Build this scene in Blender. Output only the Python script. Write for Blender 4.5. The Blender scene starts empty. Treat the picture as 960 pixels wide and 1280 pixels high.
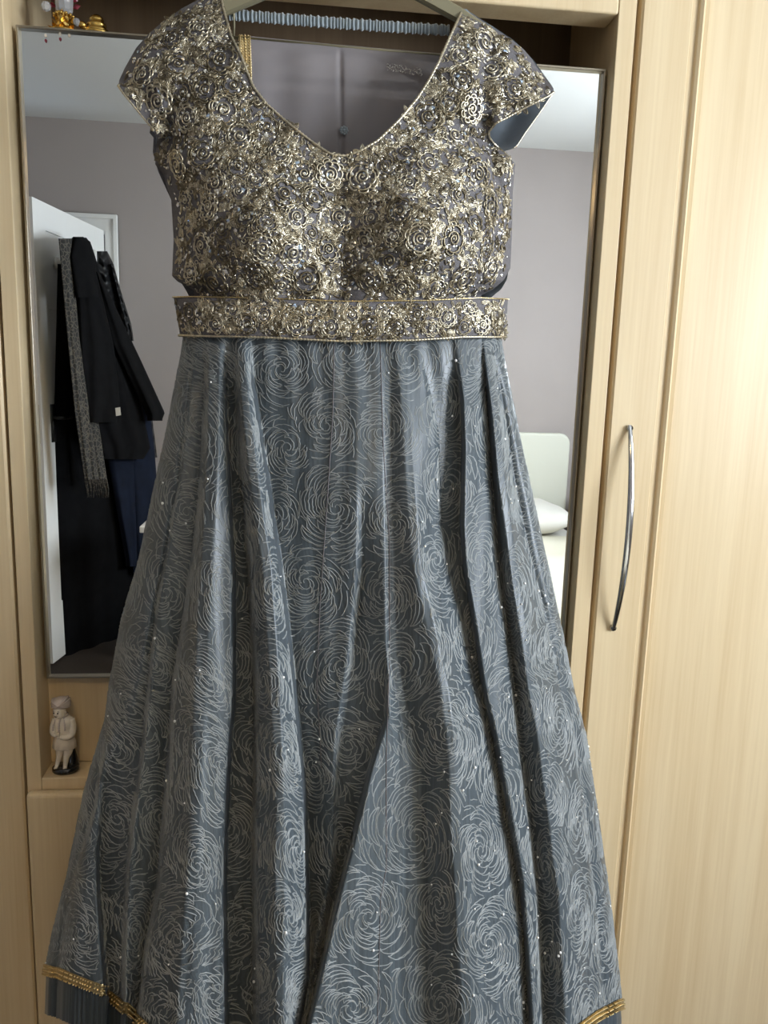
import bpy, math, random
import numpy as np
from mathutils import Vector, Matrix
random.seed(7); RNG = np.random.RandomState(7)
SC = bpy.context.scene
COL = SC.collection

# ---------------------------------------------------------------- camera, world, lights, exposure
F = 960.0
def _vp(x, y):
    v = np.array([x-480.0, -(y-640.0), -F]); return v/np.linalg.norm(v)
_zc = -_vp(313, 6240)
_xc = _vp(9480, 740); _xc = _xc-_zc*(_xc@_zc); _xc /= np.linalg.norm(_xc)
RW = np.array([_xc, np.cross(_zc, _xc), _zc])
CAM = np.array([0, -1.1, 1.25])
cd = bpy.data.cameras.new('camera'); cam = bpy.data.objects.new('camera', cd); COL.objects.link(cam)
cam.matrix_world = Matrix.Translation(CAM.tolist()) @ Matrix(RW.tolist()).to_4x4()
cd.sensor_fit = 'VERTICAL'; cd.sensor_height = 24.0; cd.lens = 24.0*F/1280.0; cd.clip_start = 0.02
SC.camera = cam
SC.view_settings.view_transform = 'Standard'; SC.view_settings.look = 'None'
SC.view_settings.gamma = 1; SC.view_settings.use_curve_mapping = False
SC.view_settings.exposure = 0.5

def rays(px, py):
    px, py = np.broadcast_arrays(np.asarray(px, float), np.asarray(py, float))
    v = np.stack([px-480.0, -(py-640.0), np.full(px.shape, -F)], -1)
    return v @ RW.T
def P(px, py, Y):
    """points where the sight lines meet the depth plane(s) y = Y"""
    v = rays(px, py); t = (np.asarray(Y, float)-CAM[1])/v[..., 1]
    return CAM+v*t[..., None]
GLASS_Y = 0.03
def PM(px, py, Yv):
    """the same for a thing seen in the mirror: real place of the point"""
    p = P(px, py, Yv).copy(); p[..., 1] = 2*GLASS_Y-p[..., 1]; return p

W = bpy.data.worlds.new('world'); SC.world = W; W.use_nodes = True
bg = W.node_tree.nodes['Background']; bg.inputs[0].default_value = (0.62, 0.78, 1.0, 1); bg.inputs[1].default_value = 3.0

def area(name, loc, rot, sx, sy, power, color):
    l = bpy.data.lights.new(name, 'AREA'); l.shape = 'RECTANGLE'; l.size = sx; l.size_y = sy
    l.energy = power; l.color = color
    o = bpy.data.objects.new(name, l); COL.objects.link(o); o.location = loc; o.rotation_euler = rot
    return o
RX0, RX1, RY0, RY1, RH = -2.0, 2.1, -3.13, 0.62, 2.5
WY0, WY1, WZ0, WZ1 = -2.25, -0.85, 1.0, 2.1
FZ = -0.10                                  # floor level
area('window_daylight', (RX1+0.06, (WY0+WY1)/2, (WZ0+WZ1)/2), (0, math.radians(90), 0), WZ1-WZ0-0.06, WY1-WY0-0.06, 68, (0.88, 0.94, 1.0))
pl = bpy.data.lights.new('added_fill_light', 'POINT'); pl.energy = 12; pl.color = (1.0, 0.72, 0.38); pl.shadow_soft_size = 0.06
po = bpy.data.objects.new('added_fill_light', pl); COL.objects.link(po); po.location = (-0.12, -1.62, 2.02)  # added warm fill for the left side, from no lamp in view

# ---------------------------------------------------------------- materials
def nt(name):
    m = bpy.data.materials.new(name); m.use_nodes = True
    return m, m.node_tree, m.node_tree.nodes['Principled BSDF']
def mat(name, col, rough=0.5, metal=0.0, noise=0.0, nscale=30, bump=0.0, bscale=200, sheen=0.0, spec=0.5, stretch=(1, 1, 1), coat=0.0, trans=0.0):
    m, t, b = nt(name); N, L = t.nodes, t.links
    b.inputs['Base Color'].default_value = (*col, 1); b.inputs['Roughness'].default_value = rough
    b.inputs['Metallic'].default_value = metal; b.inputs['Specular IOR Level'].default_value = spec
    b.inputs['Sheen Weight'].default_value = sheen; b.inputs['Coat Weight'].default_value = coat
    b.inputs['Transmission Weight'].default_value = trans
    tc = N.new('ShaderNodeTexCoord'); mp = N.new('ShaderNodeMapping'); mp.inputs['Scale'].default_value = stretch
    L.new(tc.outputs['Object'], mp.inputs[0])
    if noise:
        n = N.new('ShaderNodeTexNoise'); n.inputs['Scale'].default_value = nscale; n.inputs['Detail'].default_value = 4
        L.new(mp.outputs[0], n.inputs['Vector'])
        r = N.new('ShaderNodeValToRGB')
        r.color_ramp.elements[0].position = 0.3; r.color_ramp.elements[1].position = 0.7
        r.color_ramp.elements[0].color = (*[c*(1-noise) for c in col], 1)
        r.color_ramp.elements[1].color = (*[min(1, c*(1+noise)) for c in col], 1)
        L.new(n.outputs['Fac'], r.inputs[0]); L.new(r.outputs[0], b.inputs['Base Color'])
    if bump:
        n2 = N.new('ShaderNodeTexNoise'); n2.inputs['Scale'].default_value = bscale
        L.new(mp.outputs[0], n2.inputs['Vector'])
        bp = N.new('ShaderNodeBump'); bp.inputs['Strength'].default_value = bump; bp.inputs['Distance'].default_value = 0.002
        L.new(n2.outputs['Fac'], bp.inputs['Height']); L.new(bp.outputs[0], b.inputs['Normal'])
    return m
def wood(name, c0, c1, rough=0.38):
    m, t, b = nt(name); N, L = t.nodes, t.links
    tc = N.new('ShaderNodeTexCoord'); mp = N.new('ShaderNodeMapping'); mp.inputs['Scale'].default_value = (28, 28, 1.1)
    L.new(tc.outputs['Object'], mp.inputs[0])
    n = N.new('ShaderNodeTexNoise'); n.inputs['Scale'].default_value = 1.0; n.inputs['Detail'].default_value = 6; n.inputs['Roughness'].default_value = 0.6
    n.inputs['Distortion'].default_value = 0.6
    L.new(mp.outputs[0], n.inputs['Vector'])
    mp2 = N.new('ShaderNodeMapping'); mp2.inputs['Scale'].default_value = (260, 260, 5)
    L.new(tc.outputs['Object'], mp2.inputs[0])
    n2 = N.new('ShaderNodeTexNoise'); n2.inputs['Scale'].default_value = 1.0; n2.inputs['Detail'].default_value = 2
    L.new(mp2.outputs[0], n2.inputs['Vector'])
    mx = N.new('ShaderNodeMath'); mx.operation = 'MULTIPLY_ADD'; mx.inputs[1].default_value = 0.3
    L.new(n2.outputs['Fac'], mx.inputs[0])
    ml = N.new('ShaderNodeMath'); ml.operation = 'MULTIPLY'; ml.inputs[1].default_value = 0.7
    L.new(n.outputs['Fac'], ml.inputs[0]); L.new(ml.outputs[0], mx.inputs[2])
    r = N.new('ShaderNodeValToRGB'); r.color_ramp.elements[0].position = 0.33; r.color_ramp.elements[1].position = 0.62
    r.color_ramp.elements[0].color = (*c0, 1); r.color_ramp.elements[1].color = (*c1, 1)
    L.new(mx.outputs[0], r.inputs[0]); L.new(r.outputs[0], b.inputs['Base Color'])
    b.inputs['Roughness'].default_value = rough
    return m
M = {}
M['wood'] = wood('maple_veneer', (0.66, 0.50, 0.29), (0.76, 0.61, 0.385))
M['wood_dark'] = wood('shaded_brown_board', (0.16, 0.105, 0.06), (0.21, 0.145, 0.085), 0.6)  # recess boards get their shade from this dark brown; bedside table is dark itself
M['wall'] = mat('mauve_grey_paint', (0.36, 0.32, 0.305), 0.9, noise=0.03, nscale=3)
M['ceiling'] = mat('ceiling_paint', (0.62, 0.62, 0.60), 0.9)
M['floor'] = mat('brown_carpet', (0.022, 0.014, 0.009), 0.95, noise=0.3, nscale=90, bump=0.6, bscale=400)
M['white_paint'] = mat('white_gloss_paint', (0.78, 0.78, 0.76), 0.35)
M['frame'] = mat('brushed_champagne_metal', (0.42, 0.37, 0.29), 0.3, 1.0)
M['chrome'] = mat('chrome', (0.62, 0.63, 0.64), 0.12, 1.0)
M['brass'] = mat('polished_brass', (0.72, 0.48, 0.14), 0.25, 1.0, noise=0.15, nscale=60)
M['dark_metal'] = mat('dark_metal', (0.06, 0.06, 0.06), 0.4, 0.8)
mm, t, b = nt('mirror_silver'); b.inputs['Base Color'].default_value = (0.86, 0.88, 0.87, 1); b.inputs['Metallic'].default_value = 1; b.inputs['Roughness'].default_value = 0.0
M['mirror'] = mm
M['cord'] = mat('pale_embroidery_cord', (0.25, 0.265, 0.262), 0.6, noise=0.15, nscale=300)
M['bod_fabric'] = mat('mauve_grey_net', (0.135, 0.125, 0.13), 0.75, noise=0.15, nscale=300, bump=0.3, bscale=900)
M['lining'] = mat('grey_blue_lining', (0.30, 0.35, 0.41), 0.45, sheen=0.3, bump=0.3, bscale=60)
M['gold'] = mat('pale_gold_wire', (0.58, 0.515, 0.385), 0.31, 0.9, noise=0.25, nscale=120)
M['antique'] = mat('antique_gold_wire', (0.25, 0.21, 0.14), 0.34, 0.9, noise=0.3, nscale=120)
M['silver'] = mat('silver_sequin', (0.80, 0.78, 0.72), 0.16, 1.0)
M['pearl_white'] = mat('white_sequin', (0.9, 0.9, 0.88), 0.25, coat=1.0)
M['bluestone'] = mat('pale_blue_stone', (0.55, 0.68, 0.85), 0.12, 0.9)
M['pearl'] = mat('pearl_bead', (0.80, 0.76, 0.66), 0.2, 0.3, coat=0.5)
M['trim_gold'] = mat('gold_trim', (0.66, 0.52, 0.28), 0.3, 1.0, noise=0.2, nscale=200)
M['hanger'] = mat('olive_bronze_plastic', (0.24, 0.215, 0.135), 0.35, 0.3)
M['black'] = mat('black_cotton', (0.0035, 0.0035, 0.004), 0.9, spec=0.1, noise=0.3, nscale=20, bump=0.3, bscale=60)
M['navy'] = mat('navy_cotton', (0.005, 0.008, 0.018), 0.85, spec=0.15, noise=0.3, nscale=14, bump=0.3, bscale=40)
M['cream'] = mat('cream_leatherette', (0.58, 0.58, 0.50), 0.5)
M['linen'] = mat('white_linen', (0.62, 0.60, 0.55), 0.9, bump=0.5, bscale=18)
M['duvet'] = mat('cream_cotton', (0.62, 0.59, 0.48), 0.9, bump=0.6, bscale=10)
M['ceramic'] = mat('ivory_ceramic', (0.82, 0.72, 0.58), 0.18, coat=0.6, noise=0.12, nscale=70)
M['ceramic_dk'] = mat('grey_mauve_ceramic', (0.62, 0.52, 0.46), 0.25, coat=0.5)
M['black_gloss'] = mat('black_glaze', (0.012, 0.011, 0.010), 0.12, coat=0.5)
M['red'] = mat('red_enamel', (0.22, 0.02, 0.035), 0.3)
M['crystal'] = mat('clear_crystal', (0.9, 0.92, 0.95), 0.05, trans=0.7, coat=0.5)
M['band'] = mat('pale_blue_satin', (0.24, 0.28, 0.30), 0.5, sheen=0.4)

# pleated georgette of the skirt: fine vertical crinkle bump
m, t, b = nt('slate_blue_georgette'); N, L = t.nodes, t.links
uv = N.new('ShaderNodeUVMap'); uv.uv_map = 'cloth'; mp = N.new('ShaderNodeMapping'); mp.inputs['Scale'].default_value = (260, 6, 1)
L.new(uv.outputs[0], mp.inputs[0])
n = N.new('ShaderNodeTexNoise'); n.inputs['Scale'].default_value = 1.0; n.inputs['Detail'].default_value = 2
L.new(mp.outputs[0], n.inputs['Vector'])
r = N.new('ShaderNodeValToRGB'); r.color_ramp.elements[0].position = 0.3; r.color_ramp.elements[1].position = 0.75
r.color_ramp.elements[0].color = (0.052, 0.064, 0.072, 1); r.color_ramp.elements[1].color = (0.092, 0.112, 0.126, 1)
L.new(n.outputs['Fac'], r.inputs[0]); L.new(r.outputs[0], b.inputs['Base Color'])
bp = N.new('ShaderNodeBump'); bp.inputs['Strength'].default_value = 0.35; bp.inputs['Distance'].default_value = 0.001
L.new(n.outputs['Fac'], bp.inputs['Height']); L.new(bp.outputs[0], b.inputs['Normal'])
b.inputs['Roughness'].default_value = 0.36; b.inputs['Sheen Weight'].default_value = 0.1; b.inputs['Specular IOR Level'].default_value = 0.5
b.inputs['Sheen Tint'].default_value = (0.7, 0.8, 1.0, 1)
M['skirt'] = m
# sheer scarf
m, t, b = nt('sheer_mauve_chiffon'); N, L = t.nodes, t.links
b.inputs['Base Color'].default_value = (0.27, 0.245, 0.25, 1); b.inputs['Roughness'].default_value = 0.7; b.inputs['Sheen Weight'].default_value = 0.3
tr = N.new('ShaderNodeBsdfTransparent'); tr.inputs[0].default_value = (0.85, 0.8, 0.8, 1)
ms = N.new('ShaderNodeMixShader'); ms.inputs[0].default_value = 0.72
L.new(tr.outputs[0], ms.inputs[1]); L.new(b.outputs[0], ms.inputs[2]); L.new(ms.outputs[0], N['Material Output'].inputs[0])
M['chiffon'] = m
# quilted black, patterned scarf
m, t, b = nt('quilted_black_nylon'); N, L = t.nodes, t.links
tc = N.new('ShaderNodeTexCoord'); w1 = N.new('ShaderNodeTexWave'); w1.inputs['Scale'].default_value = 9; w1.bands_direction = 'DIAGONAL'
L.new(tc.outputs['Object'], w1.inputs[0]); b.inputs['Base Color'].default_value = (0.008, 0.008, 0.009, 1); b.inputs['Roughness'].default_value = 0.45
bp = N.new('ShaderNodeBump'); bp.inputs['Strength'].default_value = 1.0; bp.inputs['Distance'].default_value = 0.02
L.new(w1.outputs['Fac'], bp.inputs['Height']); L.new(bp.outputs[0], b.inputs['Normal']); M['quilt'] = m
m, t, b = nt('spotted_scarf_print'); N, L = t.nodes, t.links
tc = N.new('ShaderNodeTexCoord'); vo = N.new('ShaderNodeTexVoronoi'); vo.inputs['Scale'].default_value = 52; vo.feature = 'DISTANCE_TO_EDGE'
L.new(tc.outputs['Object'], vo.inputs['Vector'])
r = N.new('ShaderNodeValToRGB'); r.color_ramp.elements[0].position = 0.04; r.color_ramp.elements[1].position = 0.10
r.color_ramp.elements[0].color = (0.075, 0.065, 0.05, 1); r.color_ramp.elements[1].color = (0.012, 0.011, 0.01, 1)
L.new(vo.outputs['Distance'], r.inputs[0]); L.new(r.outputs[0], b.inputs['Base Color']); b.inputs['Roughness'].default_value = 0.85; M['spotted'] = m

# ---------------------------------------------------------------- helpers
ORG = {}
def tag(o, label=None, cat=None, group=None, kind=None):
    if label: o['label'] = label
    if cat: o['category'] = cat
    if group: o['group'] = group
    if kind: o['kind'] = kind
    return o
def thing(name, label, cat, loc, group=None):
    o = bpy.data.objects.new(name, None); COL.objects.link(o); o.location = loc
    o.empty_display_size = 0.05; ORG[o.name] = np.array(loc, float)
    return tag(o, label, cat, group)
def link(name, me, parent, origin):
    o = bpy.data.objects.new(name, me); COL.objects.link(o)
    if parent is not None:
        o.parent = parent; o.location = (np.array(origin)-ORG[parent.name]).tolist()
    else: o.location = np.array(origin).tolist()
    ORG[o.name] = np.array(origin, float)
    return o
def mesh_np(name, V, Fs, m, parent=None, smooth=True, uv=None, origin=None, mats=None, mat_idx=None):
    """V world coordinates (n,3); Fs array (k,3|4) or a list of such arrays"""
    V = np.asarray(V, float)
    if not isinstance(Fs, list): Fs = [Fs]
    Fs = [np.asarray(f, int) for f in Fs if len(f)]
    if origin is None: origin = ORG[parent.name] if parent is not None else np.array([0.0, 0, 0])
    me = bpy.data.meshes.new(name)
    me.vertices.add(len(V)); me.vertices.foreach_set('co', (V-origin).astype(np.float32).ravel())
    idx = np.concatenate([f.ravel() for f in Fs]); cnt = np.concatenate([np.full(len(f), f.shape[1]) for f in Fs])
    me.loops.add(len(idx)); me.loops.foreach_set('vertex_index', idx.astype(np.int32))
    st = np.concatenate([[0], np.cumsum(cnt)[:-1]])
    me.polygons.add(len(cnt)); me.polygons.foreach_set('loop_start', st.astype(np.int32))
    me.polygons.foreach_set('loop_total', cnt.astype(np.int32))
    me.polygons.foreach_set('use_smooth', np.full(len(cnt), smooth))
    for mm_ in (mats or [m]): me.materials.append(mm_)
    if mat_idx is not None: me.polygons.foreach_set('material_index', np.asarray(mat_idx, np.int32))
    if uv is not None:
        ul = me.uv_layers.new(name='cloth'); ul.data.foreach_set('uv', np.asarray(uv, np.float32)[idx].ravel())
    me.update(calc_edges=True); me.validate()
    return link(name, me, parent, origin)
class MB:
    def __init__(s): s.V = []; s.Q = []; s.T = []; s.n = 0
    def add(s, V, Q=None, T=None):
        V = np.asarray(V, float).reshape(-1, 3)
        if Q is not None and len(Q): s.Q.append(np.asarray(Q, int)+s.n)
        if T is not None and len(T): s.T.append(np.asarray(T, int)+s.n)
        s.V.append(V); s.n += len(V)
    def build(s, name, m, parent=None, smooth=True, origin=None):
        fs = []
        if s.Q: fs.append(np.concatenate(s.Q))
        if s.T: fs.append(np.concatenate(s.T))
        return mesh_np(name, np.concatenate(s.V), fs, m, parent, smooth, origin=origin)
    def box(s, x0, x1, y0, y1, z0, z1, bev=0.0):
        if bev <= 0:
            V = [(x, y, z) for x in (x0, x1) for y in (y0, y1) for z in (z0, z1)]
            s.add(V, [(0, 1, 3, 2), (4, 6, 7, 5), (0, 4, 5, 1), (2, 3, 7, 6), (0, 2, 6, 4), (1, 5, 7, 3)]); return
        import bmesh
        bm = bmesh.new(); bmesh.ops.create_cube(bm, size=1)
        for v in bm.verts: v.co = ((x0+x1)/2+v.co.x*(x1-x0), (y0+y1)/2+v.co.y*(y1-y0), (z0+z1)/2+v.co.z*(z1-z0))
        bmesh.ops.bevel(bm, geom=list(bm.edges), offset=bev, segments=3, profile=0.5, affect='EDGES')
        bm.verts.index_update()
        s.add([v.co[:] for v in bm.verts], [[v.index for v in f.verts] for f in bm.faces if len(f.verts) == 4],
              [[v.index for v in f.verts] for f in bm.faces if len(f.verts) == 3]); bm.free()
    def tube(s, pts, rad, sides=8, caps=True, closed=False, flat=1.0):
        pts = np.asarray(pts, float); n = len(pts); rad = np.broadcast_to(rad, (n,))
        if closed: tg = np.roll(pts, -1, 0)-np.roll(pts, 1, 0)
        else: tg = np.gradient(pts, axis=0)
        tg /= np.linalg.norm(tg, axis=1)[:, None]+1e-12
        up = np.array([0, 0, 1.0]) if abs(tg[:, 2]).mean() < 0.8 else np.array([1.0, 0, 0])
        a = np.cross(tg, up); a /= np.linalg.norm(a, axis=1)[:, None]+1e-12
        bb = np.cross(tg, a)
        th = np.arange(sides)*2*math.pi/sides
        V = pts[:, None]+rad[:, None, None]*(np.cos(th)[None, :, None]*a[:, None]+flat*np.sin(th)[None, :, None]*bb[:, None])
        V = V.reshape(-1, 3); Q = []
        m_ = n if closed else n-1
        for i in range(m_):
            j = (i+1) % n
            for k in range(sides): Q.append((i*sides+k, j*sides+k, j*sides+(k+1) % sides, i*sides+(k+1) % sides))
        T = []
        if caps and not closed:
            V = np.vstack([V, pts[0], pts[-1]])
            for k in range(sides):
                T.append((n*sides, k, (k+1) % sides)); T.append((n*sides+1, (n-1)*sides+(k+1) % sides, (n-1)*sides+k))
        s.add(V, Q, T)
    def lathe(s, c, prof, seg=24, sx=1.0, sy=1.0, lump=None):
        V = []; Q = []
        for (r_, z) in prof:
            for k in range(seg):
                a = 2*math.pi*k/seg; rr = r_*(lump(a, z) if lump else 1)
                V.append((c[0]+rr*sx*math.cos(a), c[1]+rr*sy*math.sin(a), c[2]+z))
        for i in range(len(prof)-1):
            for k in range(seg): Q.append((i*seg+k, i*seg+(k+1) % seg, (i+1)*seg+(k+1) % seg, (i+1)*seg+k))
        s.add(V, Q)
    def ball(s, c, r_, seg=12, rings=8, sc=(1, 1, 1)):
        prof = [(max(1e-5, r_*math.sin(math.pi*i/rings)), 0) for i in range(rings+1)]
        V = []; Q = []
        for i in range(rings+1):
            t_ = math.pi*i/rings
            for k in range(seg):
                a = 2*math.pi*k/seg
                V.append((c[0]+r_*sc[0]*math.sin(t_)*math.cos(a), c[1]+r_*sc[1]*math.sin(t_)*math.sin(a), c[2]-r_*sc[2]*math.cos(t_)))
        for i in range(rings):
            for k in range(seg): Q.append((i*seg+k, i*seg+(k+1) % seg, (i+1)*seg+(k+1) % seg, (i+1)*seg+k))
        s.add(V, Q)
    def prism(s, prof, z0, z1, close=True):
        """vertical extrusion of an (x,y) outline"""
        n = len(prof); V = [(x, y, z) for z in (z0, z1) for (x, y) in prof]
        Q = [(i, (i+1) % n, n+(i+1) % n, n+i) for i in range(n if close else n-1)]
        s.add(V, Q)
def grid_quads(nr, nc, off=0):
    i, j = np.meshgrid(np.arange(nr-1), np.arange(nc-1), indexing='ij')
    a = i*nc+j
    return np.stack([a, a+1, a+nc+1, a+nc], -1).reshape(-1, 4)+off
def struct(o): o['kind'] = 'structure'; return o
def one(name, fn, m, parent=None, smooth=False, origin=None):
    b_ = MB(); fn(b_); return b_.build(name, m, parent, smooth, origin)
def X0(px, py, Y=0.0): return float(P(px, py, Y)[0])
def tab(t_, y): a = np.array(t_, float); return np.interp(y, a[:, 0], a[:, 1])

# ---------------------------------------------------------------- room shell
struct(one('floor', lambda b: b.box(RX0-.1, RX1+.1, RY0-.1, RY1+.1, FZ-.1, FZ), M['floor']))
struct(one('ceiling', lambda b: b.box(RX0-.1, RX1+.1, RY0-.1, RY1+.1, RH, RH+.1), M['ceiling']))
struct(one('wall_left', lambda b: b.box(RX0-.1, RX0, RY0, RY1, FZ, RH), M['wall']))
struct(one('wall_front', lambda b: b.box(RX0-.1, RX1+.1, RY1, RY1+.1, FZ, RH), M['wall']))
def rear(b):                                   # wall behind the photographer, with the doorway opening
    dx0, dx1, dz = -1.79, -1.03, 1.95
    b.box(RX0-.1, dx0, RY0-.1, RY0, FZ, RH)
    b.box(RX0-.1, dx1+.3, RY0-.9, RY0-.8, FZ, RH); b.box(RX0-.2, RX0-.1, RY0-.9, RY0-.1, FZ, RH)   # landing beyond the doorway
    b.box(dx1+.3, dx1+.4, RY0-.9, RY0-.1, FZ, RH); b.box(RX0-.1, dx1+.3, RY0-.9, RY0-.1, RH, RH+.1)
    b.box(dx1, RX1+.1, RY0-.1, RY0, FZ, RH)
    b.box(dx0, dx1, RY0-.1, RY0, dz, RH)
struct(one('wall_rear', rear, M['wall']))
def rightw(b):
    b.box(RX1, RX1+.1, RY0, WY0, FZ, RH); b.box(RX1, RX1+.1, WY1, RY1, FZ, RH)
    b.box(RX1, RX1+.1, WY0, WY1, 0, WZ0); b.box(RX1, RX1+.1, WY0, WY1, WZ1, RH)
struct(one('wall_right', rightw, M['wall']))
def win(b):
    for y0, y1, z0, z1 in ((WY0, WY0+.05, WZ0, WZ1), (WY1-.05, WY1, WZ0, WZ1), (WY0, WY1, WZ0, WZ0+.05), (WY0, WY1, WZ1-.05, WZ1),
                           ((WY0+WY1)/2-.025, (WY0+WY1)/2+.025, WZ0, WZ1)):
        b.box(RX1+.01, RX1+.05, y0, y1, z0, z1)
w1 = struct(one('window_1', win, M['white_paint']))
one('window_sill', lambda b: b.box(RX1-.1, RX1+.02, WY0-.05, WY1+.05, WZ0-.03, WZ0), M['white_paint'], w1)
# architrave of the doorway, open door leaf with its handle and hooks
def trimf(b):
    for x0, x1 in ((-1.03, -0.962), (-1.858, -1.79)):
        b.box(x0, x1, RY0, RY0+.0185, FZ, 1.97, .004); b.box(x0+(.045 if x0 > -1.5 else 0), x0+(.068 if x0 > -1.5 else .023), RY0, RY0+.0285, FZ, 2.03, .004)
    b.box(-1.858, -0.962, RY0, RY0+.018, 1.95, 2.048, .004); b.box(-1.858, -0.962, RY0, RY0+.028, 2.025, 2.048, .004)
struct(one('trim_1', trimf, M['white_paint']))
struct(one('baseboard_rear', lambda b: b.box(-0.962, RX1, RY0, RY0+.015, FZ, FZ+.12, .004), M['white_paint']))
HX, HY = -1.03, RY0+.03
LEN, ANG = 0.74, math.atan2(-0.11, 0.73)      # leaf direction in plan, towards +y
ux, uy = math.sin(ANG), math.cos(ANG)          # along the leaf
nx, ny = uy, -ux                               # out of its visible face (+x side)
def leafpt(s_, n_, z): return (HX+ux*s_+nx*n_, HY+uy*s_+ny*n_, z)
def leafbox(b, s0, s1, n0, n1, z0, z1):
    V = [leafpt(s_, n_, z) for s_ in (s0, s1) for n_ in (n0, n1) for z in (z0, z1)]
    b.add(V, [(0, 1, 3, 2), (4, 6, 7, 5), (0, 4, 5, 1), (2, 3, 7, 6), (0, 2, 6, 4), (1, 5, 7, 3)])
def leaf(b):
    th = 0.04
    S0, S1 = .0, LEN
    st = .11
    leafbox(b, S0, S1, -th, -.012, .01+FZ, 1.965)
    leafbox(b, S0, S0+st, -.012, 0, .01+FZ, 1.965); leafbox(b, S1-st, S1, -.012, 0, .01+FZ, 1.965); leafbox(b, (S0+S1)/2-.05, (S0+S1)/2+.05, -.012, 0, .01+FZ, 1.965)
    for z0, z1 in ((.01+FZ, .18), (.78, .95), (1.52, 1.60), (1.85, 1.965)): leafbox(b, S0+st, S1-st, -.0121, -.0003, z0, z1)
door = struct(one('door_1', leaf, M['white_paint'], origin=np.array(leafpt(0, 0, 0))))
def hnd(b):
    leafbox(b, LEN-.115, LEN-.08, 0, .008, .93, 1.10)
    b.tube([leafpt(LEN-.097, .008, 1.04), leafpt(LEN-.097, .045, 1.04), leafpt(LEN-.105, .05, 1.04), leafpt(LEN-.21, .05, 1.04)], .008)
one('door_handle', hnd, M['dark_metal'], door, True)
one('lock_plate', lambda b: leafbox(b, LEN, LEN+.002, -.03, -.01, .93, 1.10), M['frame'], door)
def hook(b):
    for s_ in (.12, .2, .36, .5):
        b.tube([leafpt(s_, 0.0, 1.72), leafpt(s_, .03, 1.70), leafpt(s_, .045, 1.71), leafpt(s_, .05, 1.74)], .005)
    leafbox(b, .08, .56, 0, .012, 1.70, 1.75)
one('coat_hook_rail', hook, M['white_paint'], door, True)

# ---------------------------------------------------------------- built-in wardrobes
SILL = 0.654; RAIL0 = 1.747; RTOP = 1.95
JL, JR = -0.380, 0.418                      # faces of the two niche jambs
PL = X0(25, 830)                            # gap between left post and left wardrobe door
E_ = dict(stile=X0(797, 0), door=X0(804, 0), b0=X0(866, 0), b1=X0(876, 0), b2=X0(883, 0), b3=X0(891, 0))
D = 0.58
# left wardrobe
wl = thing('wardrobe', 'left light maple wardrobe whose plain door edge runs down the left margin', 'wardrobe', (-0.9, 0.3, 0), 'maple wardrobes')
one('carcass', lambda b: (b.box(-1.55, PL-.002, .022, D, FZ+.08, 2.2), b.box(-1.55, PL-.002, .05, D, FZ, FZ+.08)), M['wood'], wl)
def doorprof(xe, sgn, far):
    """outline of a moulded door: flat stile, small cove and bead, recessed panel; xe = the edge next to the niche"""
    o = [(0, .02), (0, .003), (.003, 0)]
    w = [E_['b0']-E_['door'], E_['b1']-E_['door'], E_['b2']-E_['door'], E_['b3']-E_['door']]
    o += [(w[0], 0), (w[0]+.0015, .0022), (w[1]-.0015, .0022), (w[1], -.0018), ((w[1]+w[2])/2, -.0042), (w[2]-.001, -.0025), (w[2], .003), (w[3]-.002, .0015), (w[3], .0055)]
    o += [(far-w[3], .0055), (far-w[2], .003), (far-w[1], -.0018), (far-w[0], 0), (far, 0), (far, .02)]
    return [(xe+sgn*x, y) for x, y in o]
one('door', lambda b: b.prism(doorprof(PL-.004, -1, .47), FZ+.09, 2.19), M['wood'], wl)
# right wardrobe
wr = thing('wardrobe', 'right light maple wardrobe with moulded door and long bow handle', 'wardrobe', (1.0, 0.3, 0), 'maple wardrobes')
one('carcass', lambda b: (b.box(E_['stile']+.004, 1.65, .022, D, FZ+.08, 2.2), b.box(E_['stile']+.004, 1.65, .05, D, FZ, FZ+.08)), M['wood'], wr)
rdoor = one('door', lambda b: b.prism(doorprof(E_['door'], 1, .55), FZ+.09, 2.19), M['wood'], wr)
one('door', lambda b: b.prism(doorprof(E_['door']+.555, 1, .55), FZ+.09, 2.19), M['wood'], wr)
# bow handle
hz0 = P(767.5, 788, -.004); hz1 = P(786.5, 532, -.004)
def bow(b):
    n = 40; xm = (hz0[0]+hz1[0])/2; za, zb = hz0[2], hz1[2]
    s_ = np.linspace(0, 1, n); arch = np.sin(np.pi*s_)**.8
    rows = []
    V = []; Q = []; k = 12
    for i in range(n):
        zz = za+(zb-za)*s_[i]; yy = -.002-.029*arch[i]
        wd = .0035+.0022*math.sin(math.pi*s_[i]); th = .0028
        dz = (zb-za); dy = -.029*(.8*math.pi*math.cos(math.pi*s_[i])*max(math.sin(math.pi*s_[i]), .08)**-.2)
        l = math.hypot(dz, dy); tz, ty = dz/l, dy/l
        for q in range(k):
            a = 2*math.pi*q/k; cx, cn = wd*math.cos(a), th*math.sin(a)
            V.append((xm+cx, yy-cn*tz, zz+cn*ty))
    for i in range(n-1):
        for q in range(k): Q.append((i*k+q, i*k+(q+1) % k, (i+1)*k+(q+1) % k, (i+1)*k+q))
    b.add(V, Q)
    b.tube([(xm, .001, za+.004), (xm, -.006, za+.004)], .0045); b.tube([(xm, .001, zb-.004), (xm, -.006, zb-.004)], .0045)
hb = one('handle', bow, M['chrome'], rdoor, True); tag(hb, 'slim chrome bow handle')

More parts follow.
